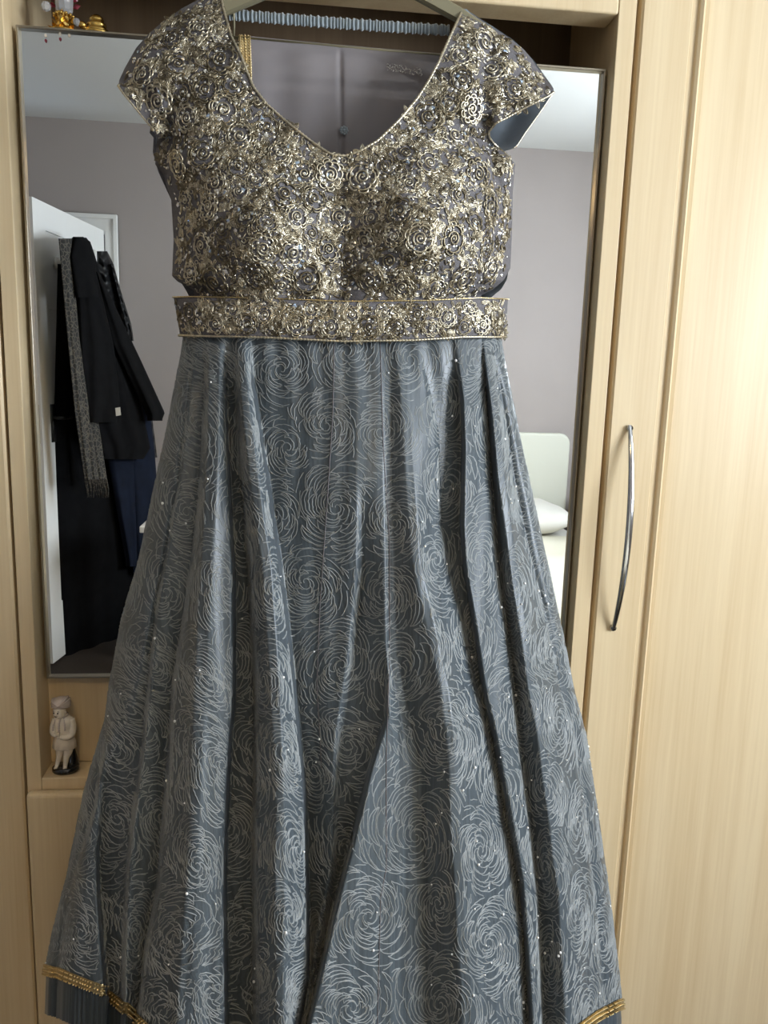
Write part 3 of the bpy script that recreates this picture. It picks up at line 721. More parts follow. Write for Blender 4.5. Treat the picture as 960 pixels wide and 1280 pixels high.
# edgings
def edge_pts(O, I, outer, y0, y1):
    ys = np.arange(y0, y1, 2.0); o_, i_ = tab(O, ys), tab(I, ys); px = o_ if outer else i_
    return P(px, ys, bod_depth(px, ys, o_, open_(ys, 0))-.0008)
neck = np.vstack([edge_pts(LO, LI, False, -10, 196), edge_pts(RO, RI, False, 13, 196)[::-1]])
ne = one('neckline_edging', lambda b: rope(b, neck, .0016, .0045), M['gold'], front, True); tag(ne, label='beaded gold cord edging')
one('sleeve_edging', lambda b: rope(b, edge_pts(LO, LI, True, 106, 166), .0012), M['gold'], front, True)
one('sleeve_edging', lambda b: rope(b, edge_pts(RO, RI, True, 115, 200), .0013), M['gold'], front, True)
one('sleeve_edging', lambda b: rope(b, P(tab(BRO, np.arange(115, 186, 2.)), np.arange(115, 186, 2.), -.072), .0012), M['gold'], bl, True)
hem_l = np.array(LG[-1])[::3]; 

# --- beadwork pieces
def tubeT(pts, r_, sides=4, closed=False):
    b = MB(); b.tube(pts, r_, sides, False, closed); return np.concatenate(b.V), np.concatenate(b.Q)
def merge(lst):
    V = []; Q = []; n = 0
    for v, q in lst: V.append(v); Q.append(q+n); n += len(v)
    return np.vstack(V), np.vstack(Q)
def arc(cx, cy, rx_, ry_, a0, a1, n=9, z=0.0, rot=0.0):
    a = np.linspace(a0, a1, n); x, y = rx_*np.cos(a), ry_*np.sin(a); c, s_ = math.cos(rot), math.sin(rot)
    return np.stack([cx+c*x-s_*y, cy+s_*x+c*y, np.full(n, z)], 1)
def flower(seed, npet):
    r_ = np.random.RandomState(seed); L_ = []
    a = np.linspace(0, 2*math.pi*1.7, 20); rr = .10+a*.034
    L_.append(tubeT(np.stack([rr*np.cos(a), rr*np.sin(a), .12+0*a], 1), .062))
    for k in range(npet):
        t_ = 2*math.pi*k/npet+r_.uniform(-.1, .1); R = .56
        L_.append(tubeT(arc(R*math.cos(t_), R*math.sin(t_), .22, 1.35/npet*1.5, -2.0, 2.0, 8, .07, t_), .060))
    for k in range(npet+2):
        t_ = 2*math.pi*(k+.5)/(npet+2); R = .80
        L_.append(tubeT(arc(R*math.cos(t_), R*math.sin(t_), .17, 1.5/(npet+2)*1.35, -1.8, 1.8, 7, .04, t_), .062))
    return merge(L_)
def leafT():
    x = np.linspace(-1, 1, 7); top = np.stack([x, .38*(1-x**2), 0*x+.1], 1); bot = np.stack([x[::-1], -.38*(1-x[::-1]**2), 0*x+.1], 1)
    return merge([tubeT(np.vstack([top[:-1], bot[:-1]]), .12, 4, True), tubeT(np.stack([x*.7, 0*x, 0*x+.16], 1), .10, 4)])
def ringT():
    a = np.linspace(0, 2*math.pi, 9)[:-1]; return tubeT(np.stack([.8*np.cos(a), .8*np.sin(a), 0*a+.2], 1), .24, 4, True)
def squigT(seed):
    r_ = np.random.RandomState(seed); x = np.linspace(-1, 1, 8)
    return tubeT(np.stack([x, .45*np.sin(x*r_.uniform(2, 4)+r_.uniform(0, 6)), 0*x+.15], 1), .13, 4)
def beadT(sz=.5):
    b = MB(); b.ball((0, 0, .3), .8, 7, 4, (1, 1, sz)); return np.concatenate(b.V), np.concatenate(b.Q)
def discT():
    b = MB(); b.lathe((0, 0, .2), [(1e-4, .0), (.45, .05), (1.0, -.02), (1.0, -.15)], 7); return np.concatenate(b.V), np.concatenate(b.Q)
def gemT():
    V = np.array([(-1.3, 0, .15), (-.4, .6, .15), (.6, .6, .15), (1.3, 0, .15), (.6, -.6, .15), (-.4, -.6, .15), (-.6, 0, .55), (.6, 0, .55)]); Q = np.array([(0, 1, 6, 6), (1, 2, 7, 6), (2, 3, 7, 7), (3, 4, 7, 7), (4, 5, 6, 7), (5, 0, 6, 6)])
    return V, Q
def frame(n_, a):
    n_ = n_/np.linalg.norm(n_); x = np.cross(n_, [0, 0, 1.0]); x /= np.linalg.norm(x); y = np.cross(n_, x)
    c, s_ = math.cos(a), math.sin(a)
    return np.stack([c*x+s_*y, -s_*x+c*y, n_], 1)
GL, GR = normals(LG), normals(RG)
def bod_sample():
    while True:
        py = RNG.uniform(-8, 374); px = RNG.uniform(146, 694)
        q = bod_at(px, py)
        if q is not None: return px, py, q[0], q[1]
def bod_at(px, py, mar=5):
    if px > 426 and py < 16: return None
    if px < 426:
        o_, i_ = tab(LO, py), tab(LI, py); G, Nn, y0 = LG, GL, -14
        if not (o_+mar < px < i_-(mar if py < 195 else 0)): return None
    else:
        o_, i_ = tab(RO, py), tab(RI, py); G, Nn, y0 = RG, GR, 12
        if not (i_+(mar if py < 195 else 0) < px < o_-mar): return None
    r_ = int(np.clip(round((py-y0)/1.5), 0, len(G)-1)); c_ = int(np.clip(round((px-o_)/(i_-o_)*119), 0, 119))
    return G[r_, c_], Nn[r_, c_]
class Scatter:
    def __init__(s): s.d = {}
    def put(s, key, T, p, n_, a, sc, tilt=0.0):
        if tilt: n_ = n_+RNG.normal(0, tilt, 3)
        Rm = frame(n_, a)*sc; s.d.setdefault(key, []).append((T[0]@Rm.T+p, T[1]))
    def build(s, key, m, parent, label=None):
        V, Q = merge(s.d[key]); o = mesh_np(key, V, Q, m, parent); tag(o, kind='stuff', label=label); return o
TL, TRg, TB, TD_, TG = leafT(), ringT(), beadT(), discT(), gemT(); TS = [squigT(k) for k in range(5)]
def beadwork(parent, sampler, n, flowers, frad, fits):
    sc = Scatter()
    placed = []
    tries = 0
    while len(placed) < flowers and tries < 9000:
        tries += 1; px, py, p, n_ = sampler(); r_ = RNG.uniform(*frad)
        if not fits(px, py, r_): continue
        if all(math.hypot(px-q[0], py-q[1]) > (r_+q[2])*.95 for q in placed): placed.append((px, py, r_, p, n_))
    for (px, py, r_, p, n_) in placed:
        me, mt = FM[RNG.randint(len(FM))]
        o = link('embroidered_flower', me, parent, p); Rm = Matrix(frame(n_, RNG.rand()*6.28).tolist()).to_4x4()
        o.rotation_mode = 'QUATERNION'; o.rotation_quaternion = Rm.to_quaternion(); o.scale = (r_/1000,)*3
        sc.put('pearl_beads', TB, p+n_*.0012, n_, 0, .0019)
    def dens(px, py):
        for q in placed:
            if math.hypot(px-q[0], py-q[1]) < q[2]*.92: return True
        return False
    for k in range(n):
        px, py, p, n_ = sampler(); a = RNG.rand()*6.28; u_ = RNG.rand()
        inside = dens(px, py)
        if inside and u_ < .5: continue
        if inside: u_ = .72+(u_-.5)*.56
        if u_ < .36:
            m0 = 'gold_leaves' if RNG.rand() < .6 else 'antique_leaves'
            if RNG.rand() < .35:
                kk = RNG.randint(3, 6); a0 = a
                for j in range(kk):
                    ad = a0+j*(2*math.pi/ kk if kk > 4 else .7); Rm = frame(n_, ad); pp = p+Rm[:, 0]*.0058
                    sc.put(m0, TL, pp, n_, ad, .0052, .15)
                sc.put('pearl_beads', TB, p, n_, a, .0018)
            else: sc.put(m0, TL, p, n_, a, RNG.uniform(.0042, .0066), .2)
        elif u_ < .52: sc.put('gold_coils', TRg, p, n_, a, RNG.uniform(.0020, .0034), .25)
        elif u_ < .70: sc.put('antique_wire' if RNG.rand() < .55 else 'gold_wire', TS[RNG.randint(5)], p, n_, a, RNG.uniform(.004, .0065), .2)
        elif u_ < .90: sc.put('silver_sequins', TD_, p, n_, a, RNG.uniform(.0016, .0032), .30)
        elif u_ < .975: sc.put('pearl_beads', TB, p, n_, a, RNG.uniform(.0014, .0028), .1)
        else: sc.put('blue_stones' if RNG.rand() < .25 else 'silver_sequins', TG, p, n_, a, RNG.uniform(.0028, .0044), .25)
    for key, m in (('gold_leaves', 'gold'), ('antique_leaves', 'antique'), ('gold_coils', 'gold'), ('gold_wire', 'gold'), ('antique_wire', 'antique'), ('silver_sequins', 'silver'), ('pearl_beads', 'pearl'), ('blue_stones', 'bluestone')):
        if key in sc.d: sc.build(key, M[m], parent)
FM = []
for k, (np_, mt) in enumerate(((5, 'gold'), (6, 'antique'), (7, 'gold'), (5, 'antique'))):
    V, Q = flower(k, np_); o = mesh_np('embroidered_flower', V, Q, M[mt]); FM.append((o.data, mt)); bpy.data.objects.remove(o)
beadwork(front, bod_sample, 5600, 120, (13, 21), lambda px, py, r_: all(bod_at(px+r_*dx, py+r_*dy) is not None for dx, dy in ((1, 0), (-1, 0), (.7, .7), (-.7, .7), (.7, -.7), (-.7, -.7))) and py+r_ < 376)
def belt_sample():
    u, v = RNG.rand(), RNG.uniform(.10, .90); c_ = math.acos(1-2*u)/math.pi*159
    return 217+418*u, 373+48*v, BG[int(v*13), int(c_)]*1.0 if False else belt_pt(np.array(u), np.array(v)), BN[int(v*13), int(c_)]
beadwork(wb, belt_sample, 900, 20, (11, 16), lambda px, py, r_: 373+r_*1.05 < py < 421-r_*1.05 and 222+r_ < px < 630-r_)

# ---------------------------------------------------------------- hanger, gathered band, sheer scarf
HYp = -.078
ap = P(427, -58, HYp)
hg = thing('coat_hanger', 'olive bronze coat hanger whose two sloping arms hold up the blouse', 'hanger', ap)
def arm(b, pts):
    p = np.array([P(x, y, HYp) for x, y in pts]); n = len(p)
    tg = np.gradient(p, axis=0); tg /= np.linalg.norm(tg, axis=1)[:, None]; up = np.cross(tg, [0, 1.0, 0]); up[up[:, 2] < 0] *= -1
    V = []; Q = []; sec = [(-.0098, -.002), (-.0075, -.006), (.0065, -.006), (.0085, -.004), (.0085, .004), (.0065, .006), (-.0075, .006), (-.0098, .002)]
    for i in range(n):
        w_ = 1-.25*i/n
        for a, c in sec: V.append(p[i]+up[i]*a*w_+np.array([0, c, 0]))
    k = len(sec)
    for i in range(n-1):
        for q in range(k): Q.append((i*k+q, i*k+(q+1) % k, (i+1)*k+(q+1) % k, (i+1)*k+q))
    Q += [(0, 1, 2, 3), (0, 3, 4, 7), (4, 5, 6, 7), (n*k-8, n*k-7, n*k-6, n*k-5), (n*k-8, n*k-5, n*k-4, n*k-1), (n*k-4, n*k-3, n*k-2, n*k-1)]
    b.add(V, Q)
one('arm', lambda b: arm(b, [(427, -60), (375, -34), (327, -10), (278, 11), (240, 32), (190, 64)]), M['hanger'], hg, False)
one('arm', lambda b: arm(b, [(427, -60), (474, -37), (522, -10), (572, 18), (610, 44), (656, 82)]), M['hanger'], hg, False)
hk = [(0, 0, 0), (0, 0, .05), (0, 0, .09), (-.002, .0, .16), (-.002, .004, .225), (-.002, .03, .258), (-.002, .052, .262), (-.002, .0585, .245)]
one('hook', lambda b: b.tube(ap+np.array(hk)*np.array([1, 1.75, .82]), .0022, 8), M['chrome'], hg, True)
# gathered band
bx = np.linspace(0, 1, 620); bp_ = P(286+(562-286)*bx, 18+(38-18)*bx+1.0*np.sin(bx*3.1), HYp+.012)
def gband(b):
    V = []; k = 8; g = np.sin(bx*2*math.pi*62+np.sin(bx*37)*2.2)
    for i in range(len(bx)):
        for q in range(k):
            a = 2*math.pi*q/k; r_ = .0062*(1+.07*g[i]); V.append(bp_[i]+np.array([0, (.35+.22*g[i])*r_*math.cos(a), (r_+.0008*math.sin(bx[i]*190))*math.sin(a)]))
    b.add(V, [(i*k+q, i*k+(q+1) % k, (i+1)*k+(q+1) % k, (i+1)*k+q) for i in range(len(bx)-1) for q in range(k)])
gb = thing('elastic_band', 'pale blue gathered satin band stretched between the hanger arms', 'band', bp_[210])
one('gathered_casing', gband, M['band'], gb, True)
# scarf over the hanger's lower bar
SX = np.linspace(298, 600, 150)
def sc_top(x): return np.interp(x, [298, 425, 560, 600], [44, 56, 67.5, 71])
bar = P(np.array([292, 598.]), np.array([46.5, 73.5]), HYp+.022)
one('trouser_bar', lambda b: b.tube(bar, .0018, 8), M['hanger'], hg, True)
for e in (0, 1):
    pe = P([292, 598][e], [12, 32][e], HYp+.003)
    one('bar_link', lambda b: b.tube([pe, (pe+bar[e])/2+np.array([0, .006, 0]), bar[e]], .0015, 6), M['hanger'], hg, True)
def scarf_layer(sgn, y1, dy, amp):
    rows_ = 46; V = np.zeros((rows_, len(SX), 3))
    for i in range(rows_):
        t_ = i/(rows_-1); py = sc_top(SX)+(y1-sc_top(SX))*t_
        c = np.minimum(1, t_*14)
        Y = HYp+.022+sgn*(.0026*math.sqrt(c))+dy*t_+amp*min(1, t_*6)*(np.sin(SX*.045+sgn)+.5*np.sin(SX*.11+t_*2))
        Y = Y-sgn*0+.004*np.exp(-((SX-425-2*t_)/3.2)**2)*(-1 if sgn < 0 else 1)*-1*min(1, t_*8)
        V[i] = P(SX+(4*np.sin(t_*2)*(SX-430)/130*-1), py, Y)
    return V
s1, s2 = scarf_layer(-1, 230, -.004, .0022), scarf_layer(1, 212, .006, .0018)
scf = thing('scarf', 'sheer mauve grey chiffon scarf with gold border hanging inside the V neck', 'scarf', P(430, 60, HYp+.022))
sc1 = mesh_np('chiffon', np.vstack([s1[::-1].reshape(-1, 3), s2.reshape(-1, 3)]), grid_quads(92, len(SX)), M['chiffon'], scf)
# gold border on the left side of the scarf
def border(b):
    ii = range(0, 42, 1)
    for c_, r_ in ((1, .0011), (7, .0011)):
        rope(b, s1[:42, c_]+np.array([0, -.0012, 0]), r_, .003)
    p = s1[:42]
    l = np.linalg.norm(p[1, 4]-p[0, 4])
    for i in np.arange(0, 41, .9):
        k = int(i); f_ = i-k
        for c_, rr_ in ((2, .0009), (4, .0013), (6, .0009)):
            q = p[k, c_]*(1-f_)+p[k+1, c_]*f_; b.ball(q+np.array([0, -.0015, 0]), rr_, 6, 4)
    b.add(np.concatenate([p[:, :8].reshape(-1, 3)+np.array([0, -.0006, 0])]), grid_quads(42, 8))
o = one('gold_border', border, M['trim_gold'], scf, True); tag(o, label='gold beaded border')
def motif(b):
    for k in range(130):
        x, y = RNG.uniform(484, 528), 0; y = 83+(x-484)*.16+RNG.uniform(-4, 5)
        b.ball(P(x, y, HYp+.016), RNG.uniform(.0004, .0008), 5, 3)
tag(one('sequin_motif', motif, M['silver'], scf, True), kind='stuff', label='faint patch of silver sequins')
def rosette(b):
    c = P(430, 163, HYp+.012)
    for k in range(8): a = k*math.pi/4; b.ball(c+np.array([.0040*math.cos(a), 0, .0040*math.sin(a)]), .0018, 7, 5, (1, .5, 1))
    b.ball(c, .0022, 8, 6, (1, .6, 1))
o = one('rosette', rosette, M['band'], scf, True); tag(o, label='small pale round rosette')

# ---------------------------------------------------------------- figurine in the niche
fz = SILL; fc = P(82, 956, .021); fx0, fy0 = float(fc[0]), .021
H_ = float(P(78, 871, .018)[2])-fz
fg = thing('figurine', 'small ivory ceramic figurine of a turbaned boy standing in the niche', 'figurine', (fx0, fy0, fz))
def S(v): return v*H_
def fbase(b):
    prof = [(1e-4, 0), (.150, 0), (.165, .02), (.16, .06), (.14, .075), (1e-4, .08)]
    b.lathe((fx0, fy0, fz), [(S(r_), S(z)) for r_, z in prof], 24, 1.0, .8)
    # rock rising behind the right leg
    b.lathe((fx0+S(.07), fy0+S(.035), fz), [(S(r_), S(z)) for r_, z in [(.10, .05), (.085, .15), (.055, .26), (.03, .33), (1e-4, .35)]], 14, .85, .6, lambda a, z: 1+.08*math.sin(3*a))
o = one('base', fbase, M['black_gloss'], fg, True); tag(o, label='glossy black base and rock')
lean = lambda z: -.035*(z)  # slight turn to the left
def lprof(b, secs, seg=20, fold=0.0, nf_=9):
    V = []; Q = []
    for (cx, cy, z, rx_, ry_) in secs:
        for k in range(seg):
            a = 2*math.pi*k/seg; w_ = 1+fold*math.sin(nf_*a)*(z < .47)
            V.append((fx0+S(cx+rx_*w_*math.cos(a)), fy0+S(cy+ry_*w_*math.sin(a)), fz+S(z)))
    for i in range(len(secs)-1):
        for k in range(seg): Q.append((i*seg+k, i*seg+(k+1) % seg, (i+1)*seg+(k+1) % seg, (i+1)*seg+k))
    b.add(V, Q)
def coat(b):
    lprof(b, [(-.005, 0, .315, .001, .001), (-.005, 0, .31, .13, .085), (-.003, 0, .32, .142, .095), (0, 0, .40, .135, .09), (.0, 0, .47, .118, .08), (.0, .0, .53, .112, .078), (.0, 0, .60, .118, .082), (.0, 0, .66, .128, .082), (-.005, 0, .71, .118, .075), (-.01, 0, .745, .075, .06), (-.015, 0, .765, .045, .045), (-.015, 0, .79, .04, .04)], 36, .045, 10)
one('tunic', coat, M['ceramic'], fg, True)
def pt(x, y, z): return np.array([fx0+S(x), fy0+S(y), fz+S(z)])
def smooth_pts(pp, n=16):
    pp = np.array(pp); t_ = np.linspace(0, len(pp)-1, n); i = np.arange(len(pp))
    q = np.stack([np.interp(t_, i, pp[:, k]) for k in range(pp.shape[1])], 1)
    for _ in range(2): q[1:-1] = (q[:-2]+2*q[1:-1]+q[2:])/4
    return q
def farms(b):
    for pts in ([(.085, 0, .70, .045), (.112, -.01, .60, .048), (.11, -.045, .50, .043), (.05, -.09, .485, .035), (-.01, -.10, .50, .028)],
                [(-.095, 0, .70, .04), (-.125, -.02, .61, .040), (-.125, -.05, .545, .036), (-.085, -.10, .53, .03), (-.05, -.115, .545, .024)]):
        q = smooth_pts(pts); b.tube([pt(*v[:3]) for v in q], [S(v[3]) for v in q], 12)
one('sleeves', farms, M['ceramic'], fg, True)
def hands(b):
    for cx, cy, cz in ((-.02, -.105, .505), (-.045, -.12, .55)):
        b.ball(pt(cx, cy, cz), S(.026), 10, 8)
        for k in range(4): q = smooth_pts([(cx-.015, cy-.012, cz+.018-.012*k), (cx-.03, cy-.02, cz+.018-.012*k), (cx-.032, cy-.008, cz+.016-.012*k)], 6); b.tube([pt(*v) for v in q], S(.0065), 6)
        q = smooth_pts([(cx, cy-.015, cz+.018), (cx-.006, cy-.024, cz+.036), (cx-.018, cy-.024, cz+.042)], 6); b.tube([pt(*v) for v in q], S(.008), 6)
one('hands', hands, M['ceramic'], fg, True)
def fl(b):
    for pts in ([(-.055, -.005, .33, .062), (-.06, -.01, .26, .05), (-.07, -.02, .20, .035), (-.085, -.03, .13, .028), (-.095, -.05, .085, .024), (-.10, -.085, .075, .022)],
                [(.045, -.005, .33, .068), (.04, -.015, .26, .055), (.02, -.025, .20, .038), (.012, -.03, .13, .031), (.008, -.045, .085, .026), (.02, -.095, .075, .024)]):
        q = smooth_pts(pts, 20); b.tube([pt(*v[:3]) for v in q], [S(v[3]) for v in q], 14)
one('legs', fl, M['ceramic'], fg, True)
def collar(b):
    a = np.linspace(-2.6, 1.0, 20)
    rope(b, [pt(-.015+.062*math.cos(t_-.3), -.005+.055*math.sin(t_-.3), .745+.012*math.cos(t_)) for t_ in a], S(.020), S(.05))
    rope(b, [pt(-.015, -.062, .735), pt(-.03, -.085, .68), pt(-.035, -.09, .60), pt(-.03, -.095, .55)], S(.010), S(.03))
    rope(b, [pt(.02, -.055, .74), pt(.035, -.083, .66), (pt(.035, -.086, .58))], S(.008), S(.03))
    rope(b, [pt(-.08, -.05, .71), pt(-.105, -.075, .64), pt(-.11, -.085, .58)], S(.008), S(.03))
one('necklace_and_placket', collar, M['ceramic_dk'], fg, True)
def head(b):
    c = np.array([-.030, -.048, .818]); b.ball(pt(*c), S(.084), 20, 14, (.92, .95, 1.1))
    f_ = np.array([-.30, -.95, 0]); f_ /= np.linalg.norm(f_); sd = np.array([-f_[1], f_[0], 0])
    def fp(u, v, o): return pt(*(c+f_*(o)+sd*u+np.array([0, 0, v])))
    b.ball(fp(0, -.010, .080), S(.014), 8, 6, (1, 1, 1.2)); b.tube([fp(0, .02, .063), fp(0, -.005, .076)], S(.007), 6)
    b.ball(fp(0, -.055, .050), S(.022), 10, 6)
    b.ball(fp(.035, -.03, .045), S(.022), 10, 6); b.ball(fp(-.035, -.03, .045), S(.022), 10, 6)
    b.ball(fp(.073, -.005, -.01), S(.015), 8, 6); b.ball(fp(-.073, -.005, -.01), S(.015), 8, 6)
hd = one('head', head, M['ceramic'], fg, True)
def feat(b):
    c = np.array([-.030, -.048, .818]); f_ = np.array([-.30, -.95, 0]); f_ /= np.linalg.norm(f_); sd = np.array([-f_[1], f_[0], 0])
    def fp(u, v, o): return pt(*(c+f_*(o)+sd*u+np.array([0, 0, v])))
    for u in (-.026, .026): b.ball(fp(u, .008, .075), S(.0095), 8, 5); b.tube([fp(u-.014, .026, .068), fp(u, .030, .070), fp(u+.014, .026, .068)], S(.003), 5)
    b.tube([fp(-.016, -.036, .073), fp(0, -.040, .077), fp(.016, -.036, .073)], S(.0042), 5)
one('eyes_and_mouth', feat, M['black_gloss'], hd, True)
def turban(b):
    c = (fx0+S(-.018), fy0+S(-.014), fz+S(.915)); b.ball(c, S(.112), 24, 14, (1.06, 1.0, .74))
    for rz, tl in ((.5, .5), (-.5, -.5), (.2, .85)):
        a = np.linspace(0, 2*math.pi, 40)[:-1]
        x, y, z = 1.08*np.cos(a), 1.03*np.sin(a), 0*a
        x2, z2 = x*math.cos(tl)-z*math.sin(tl), x*math.sin(tl)+z*math.cos(tl)
        b.tube(np.stack([c[0]+S(.104)*x2, c[1]+S(.106)*y, c[2]+S(.005)+S(.085)*z2], 1), S(.016), 8, False, True, .6)
o = one('turban', turban, M['ceramic_dk'], fg, True); tag(o, label='wrapped mauve grey turban')

# ---------------------------------------------------------------- two brass ornaments on the ledge above the mirror
p0 = P(80, 30, .052); ox, oy, oz = float(p0[0]), .052, LEDGE
og = thing('ornament', 'gold leaf-based ornament with clear gems and red petals above the mirror', 'ornament', (ox, oy, oz))
def obase(b):
    b.lathe((ox, oy, oz), [(1e-4, 0), (.020, 0), (.021, .003), (.014, .006), (.010, .010), (.009, .028)], 20)
    for ring, (n_, r_, z, tl) in enumerate(((9, .017, .004, .35), (8, .013, .010, .75), (6, .009, .016, 1.1))):
        for k in range(n_):
            a = 2*math.pi*k/n_+ring*.3; d_ = np.array([math.cos(a), math.sin(a), 0])
            c = np.array([ox, oy, oz+z]); t_ = d_*math.cos(tl)+np.array([0, 0, math.sin(tl)]); sd = np.cross(d_, [0, 0, 1.0])
            L_ = .013; V = [c+d_*r_*.5, c+d_*r_*.5+t_*L_*.5+sd*.0045, c+d_*r_*.5+t_*L_+np.array([0, 0, .001]), c+d_*r_*.5+t_*L_*.5-sd*.0045, c+d_*r_*.5+t_*L_*.5+np.array([0, 0, .002])]
            b.add(V, None, [(0, 1, 4), (1, 2, 4), (2, 3, 4), (3, 0, 4)])
o = one('leafy_base', obase, M['brass'], og); tag(o, label='polished gold leaf base')
def obody(b):
    b.lathe((ox+.001, oy, oz), [(.006, .020), (.011, .030), (.012, .045), (.009, .060), (.007, .066), (.009, .072), (.0085, .080), (1e-4, .086)], 10)
one('glass_body', obody, M['crystal'], og)
for dx, dz, r_ in ((-.019, .030, .0065), (.019, .014, .005), (.012, .048, .004)):
    def gem(b):
        c = (ox+dx, oy-.010, oz+dz); b.lathe(c, [(1e-4, -r_), (r_*.7, -r_*.7), (r_, 0), (r_*.7, r_*.7), (1e-4, r_)], 8)
    one('clear_gem', gem, M['crystal'], og)
for sgn in (-1, 1):
    def petal(b):
        for k in range(4):
            a = .3+k*.3; c = np.array([ox+sgn*.009, oy+.004, oz+.036+.007*k]); t_ = np.array([sgn*math.cos(a), 0, math.sin(a)]); sd = np.array([0, 1, 0])
            up = np.cross(t_, sd)
            V = [c, c+t_*.007+up*.0035, c+t_*.013, c+t_*.007-up*.0035, c+t_*.007+sd*.002, c+t_*.007-sd*.002]
            b.add(V, None, [(0, 1, 4), (1, 2, 4), (2, 3, 4), (3, 0, 4), (1, 0, 5), (2, 1, 5), (3, 2, 5), (0, 3, 5)])
    o = one('red_petals', petal, M['red'], og); tag(o, label='dark red petals')
for zz in (.024,):
    one('gem_collar', lambda b: [b.ball((ox+.012*math.cos(a), oy+.012*math.sin(a), oz+zz), .0022, 6, 4) for a in np.linspace(0, 6.28, 13)[:-1]], M['brass'], og, True)
p1 = P(121, 34, .05); qx, qy = float(p1[0]), .05
ob = thing('ornament', 'small brass tortoise ornament right of the gem one above the mirror', 'ornament', (qx, qy, LEDGE))
one('body', lambda b: b.lathe((qx, qy, LEDGE), [(1e-4, .0015), (.015, .0015), (.0185, .004), (.0175, .0065), (.013, .0075), (.004, .008), (1e-4, .008)], 20, 1, .8), M['brass'], ob, True)
def shell(b):
    b.lathe((qx, qy, LEDGE+.007), [(.014, 0), (.0145, .003), (.011, .0045), (.0125, .007), (.012, .010), (.0085, .012), (.0095, .0145), (.008, .018), (.004, .0205), (1e-4, .021)], 20, 1, .8, lambda a, z: 1+.04*math.sin(6*a))
one('shell', shell, M['brass'], ob, True)
one('head', lambda b: (b.ball((qx-.017, qy-.006, LEDGE+.012), .0045, 10, 7, (1.2, 1, 1)), b.tube([(qx-.010, qy-.004, LEDGE+.006), (qx-.017, qy-.006, LEDGE+.011)], .0028, 8)), M['brass'], ob, True)
one('tail', lambda b: b.ball((qx+.020, qy-.006, LEDGE+.0035), .0026, 8, 6, (1.4, 1, 1)), M['brass'], ob, True)
for sx_, sy_ in ((-1, -1), (1, -1), (-1, 1), (1, 1)):
    one('foot', lambda b: b.ball((qx+sx_*.012, qy+sy_*.010, LEDGE+.0022), .0034, 8, 5, (1, 1, .65)), M['brass'], ob, True)

# ---------------------------------------------------------------- seen in the mirror: clothes on the door, bed
def drape(b, L_, R_, Yf, th, amp=.012, nfold=5, ph=0.0, rows_=60, nc=40, y0=None, y1=None):
    ys = np.linspace(y0, y1, rows_); V = []
    for y in ys:
        xl, xr = tab(L_, y), tab(R_, y); t_ = np.linspace(0, 1, nc); px = xl+(xr-xl)*t_
        k = np.sqrt(np.clip(1-(2*t_-1)**2, 0, 1)); yy = tab(Yf, y)+.004*(px-75)
        fr = (y-y0)/(y1-y0)
        fo = amp*(.3+.7*fr)*np.sin(2*math.pi*nfold*t_+ph+1.3*math.sin(y*.012+ph))*k
        V.append(np.vstack([PM(px, y, yy-th*k*.5+fo), PM(px[::-1], y, yy[::-1]+th*k[::-1]*.5)[0:nc]]))
    V = np.array(V); n = 2*nc; Q = []
    i, j = np.meshgrid(np.arange(rows_-1), np.arange(n), indexing='ij'); a = i*n+j; c = i*n+(j+1) % n
    b.add(V.reshape(-1, 3), np.stack([a, c, c+n, a+n], -1).reshape(-1, 4))
    for r_ in (0, rows_-1):
        for k in range(nc-1): b.add([V[r_, k], V[r_, k+1], V[r_, n-2-k], V[r_, n-1-k]], [(0, 1, 2, 3)])
YA = 2.72
g_ = 'clothes hanging on the open door'
def garment(name, label, cat, c, parts):
    th_ = thing(name, label, cat, PM(np.array(c[0]), np.array(c[1]), YA), g_)
    for (pn, m_, kw) in parts: one(pn, lambda b: drape(b, **kw), M[m_], th_, True)
    return th_
garment('long_garment', 'long plain black garment hanging lowest on the open door beside its handle', 'clothing', (90, 330), [
    ('cloth', 'black', dict(L_=[(330, 72), (500, 68), (700, 66), (835, 66)], R_=[(330, 100), (520, 150), (600, 188), (700, 188), (835, 170)], Yf=[(330, 2.58), (835, 2.56)], th=.09, nfold=4, y0=330, y1=832))])
garment('trousers', 'navy blue trousers hanging below the black coat on the open door', 'trousers', (150, 540), [
    ('leg', 'navy', dict(L_=[(500, 132), (570, 134), (640, 146), (700, 157)], R_=[(500, 160), (560, 168), (640, 170), (712, 172)], Yf=[(500, 2.50), (712, 2.48)], th=.07, nfold=1.5, ph=1, y0=500, y1=708)),
    ('leg', 'navy', dict(L_=[(500, 158), (570, 160), (640, 164), (700, 166)], R_=[(500, 186), (560, 193), (600, 196), (712, 194)], Yf=[(500, 2.52), (712, 2.50)], th=.07, nfold=1.5, ph=2, y0=500, y1=716))])
garment('jacket', 'black quilted jacket behind the hooded coat, nearest the door hinge', 'jacket', (130, 330), [
    ('body', 'quilt', dict(L_=[(314, 121), (400, 122), (560, 150)], R_=[(314, 134), (330, 142), (360, 150), (420, 162), (520, 190), (575, 197)], Yf=[(314, 2.60), (575, 2.58)], th=.10, nfold=2, y0=314, y1=572)),
    ('sleeve', 'quilt', dict(L_=[(330, 138), (420, 160), (505, 186)], R_=[(330, 142), (360, 150), (405, 164), (430, 168), (505, 200)], Yf=[(330, 2.54), (505, 2.52)], th=.06, nfold=1, y0=330, y1=426))])
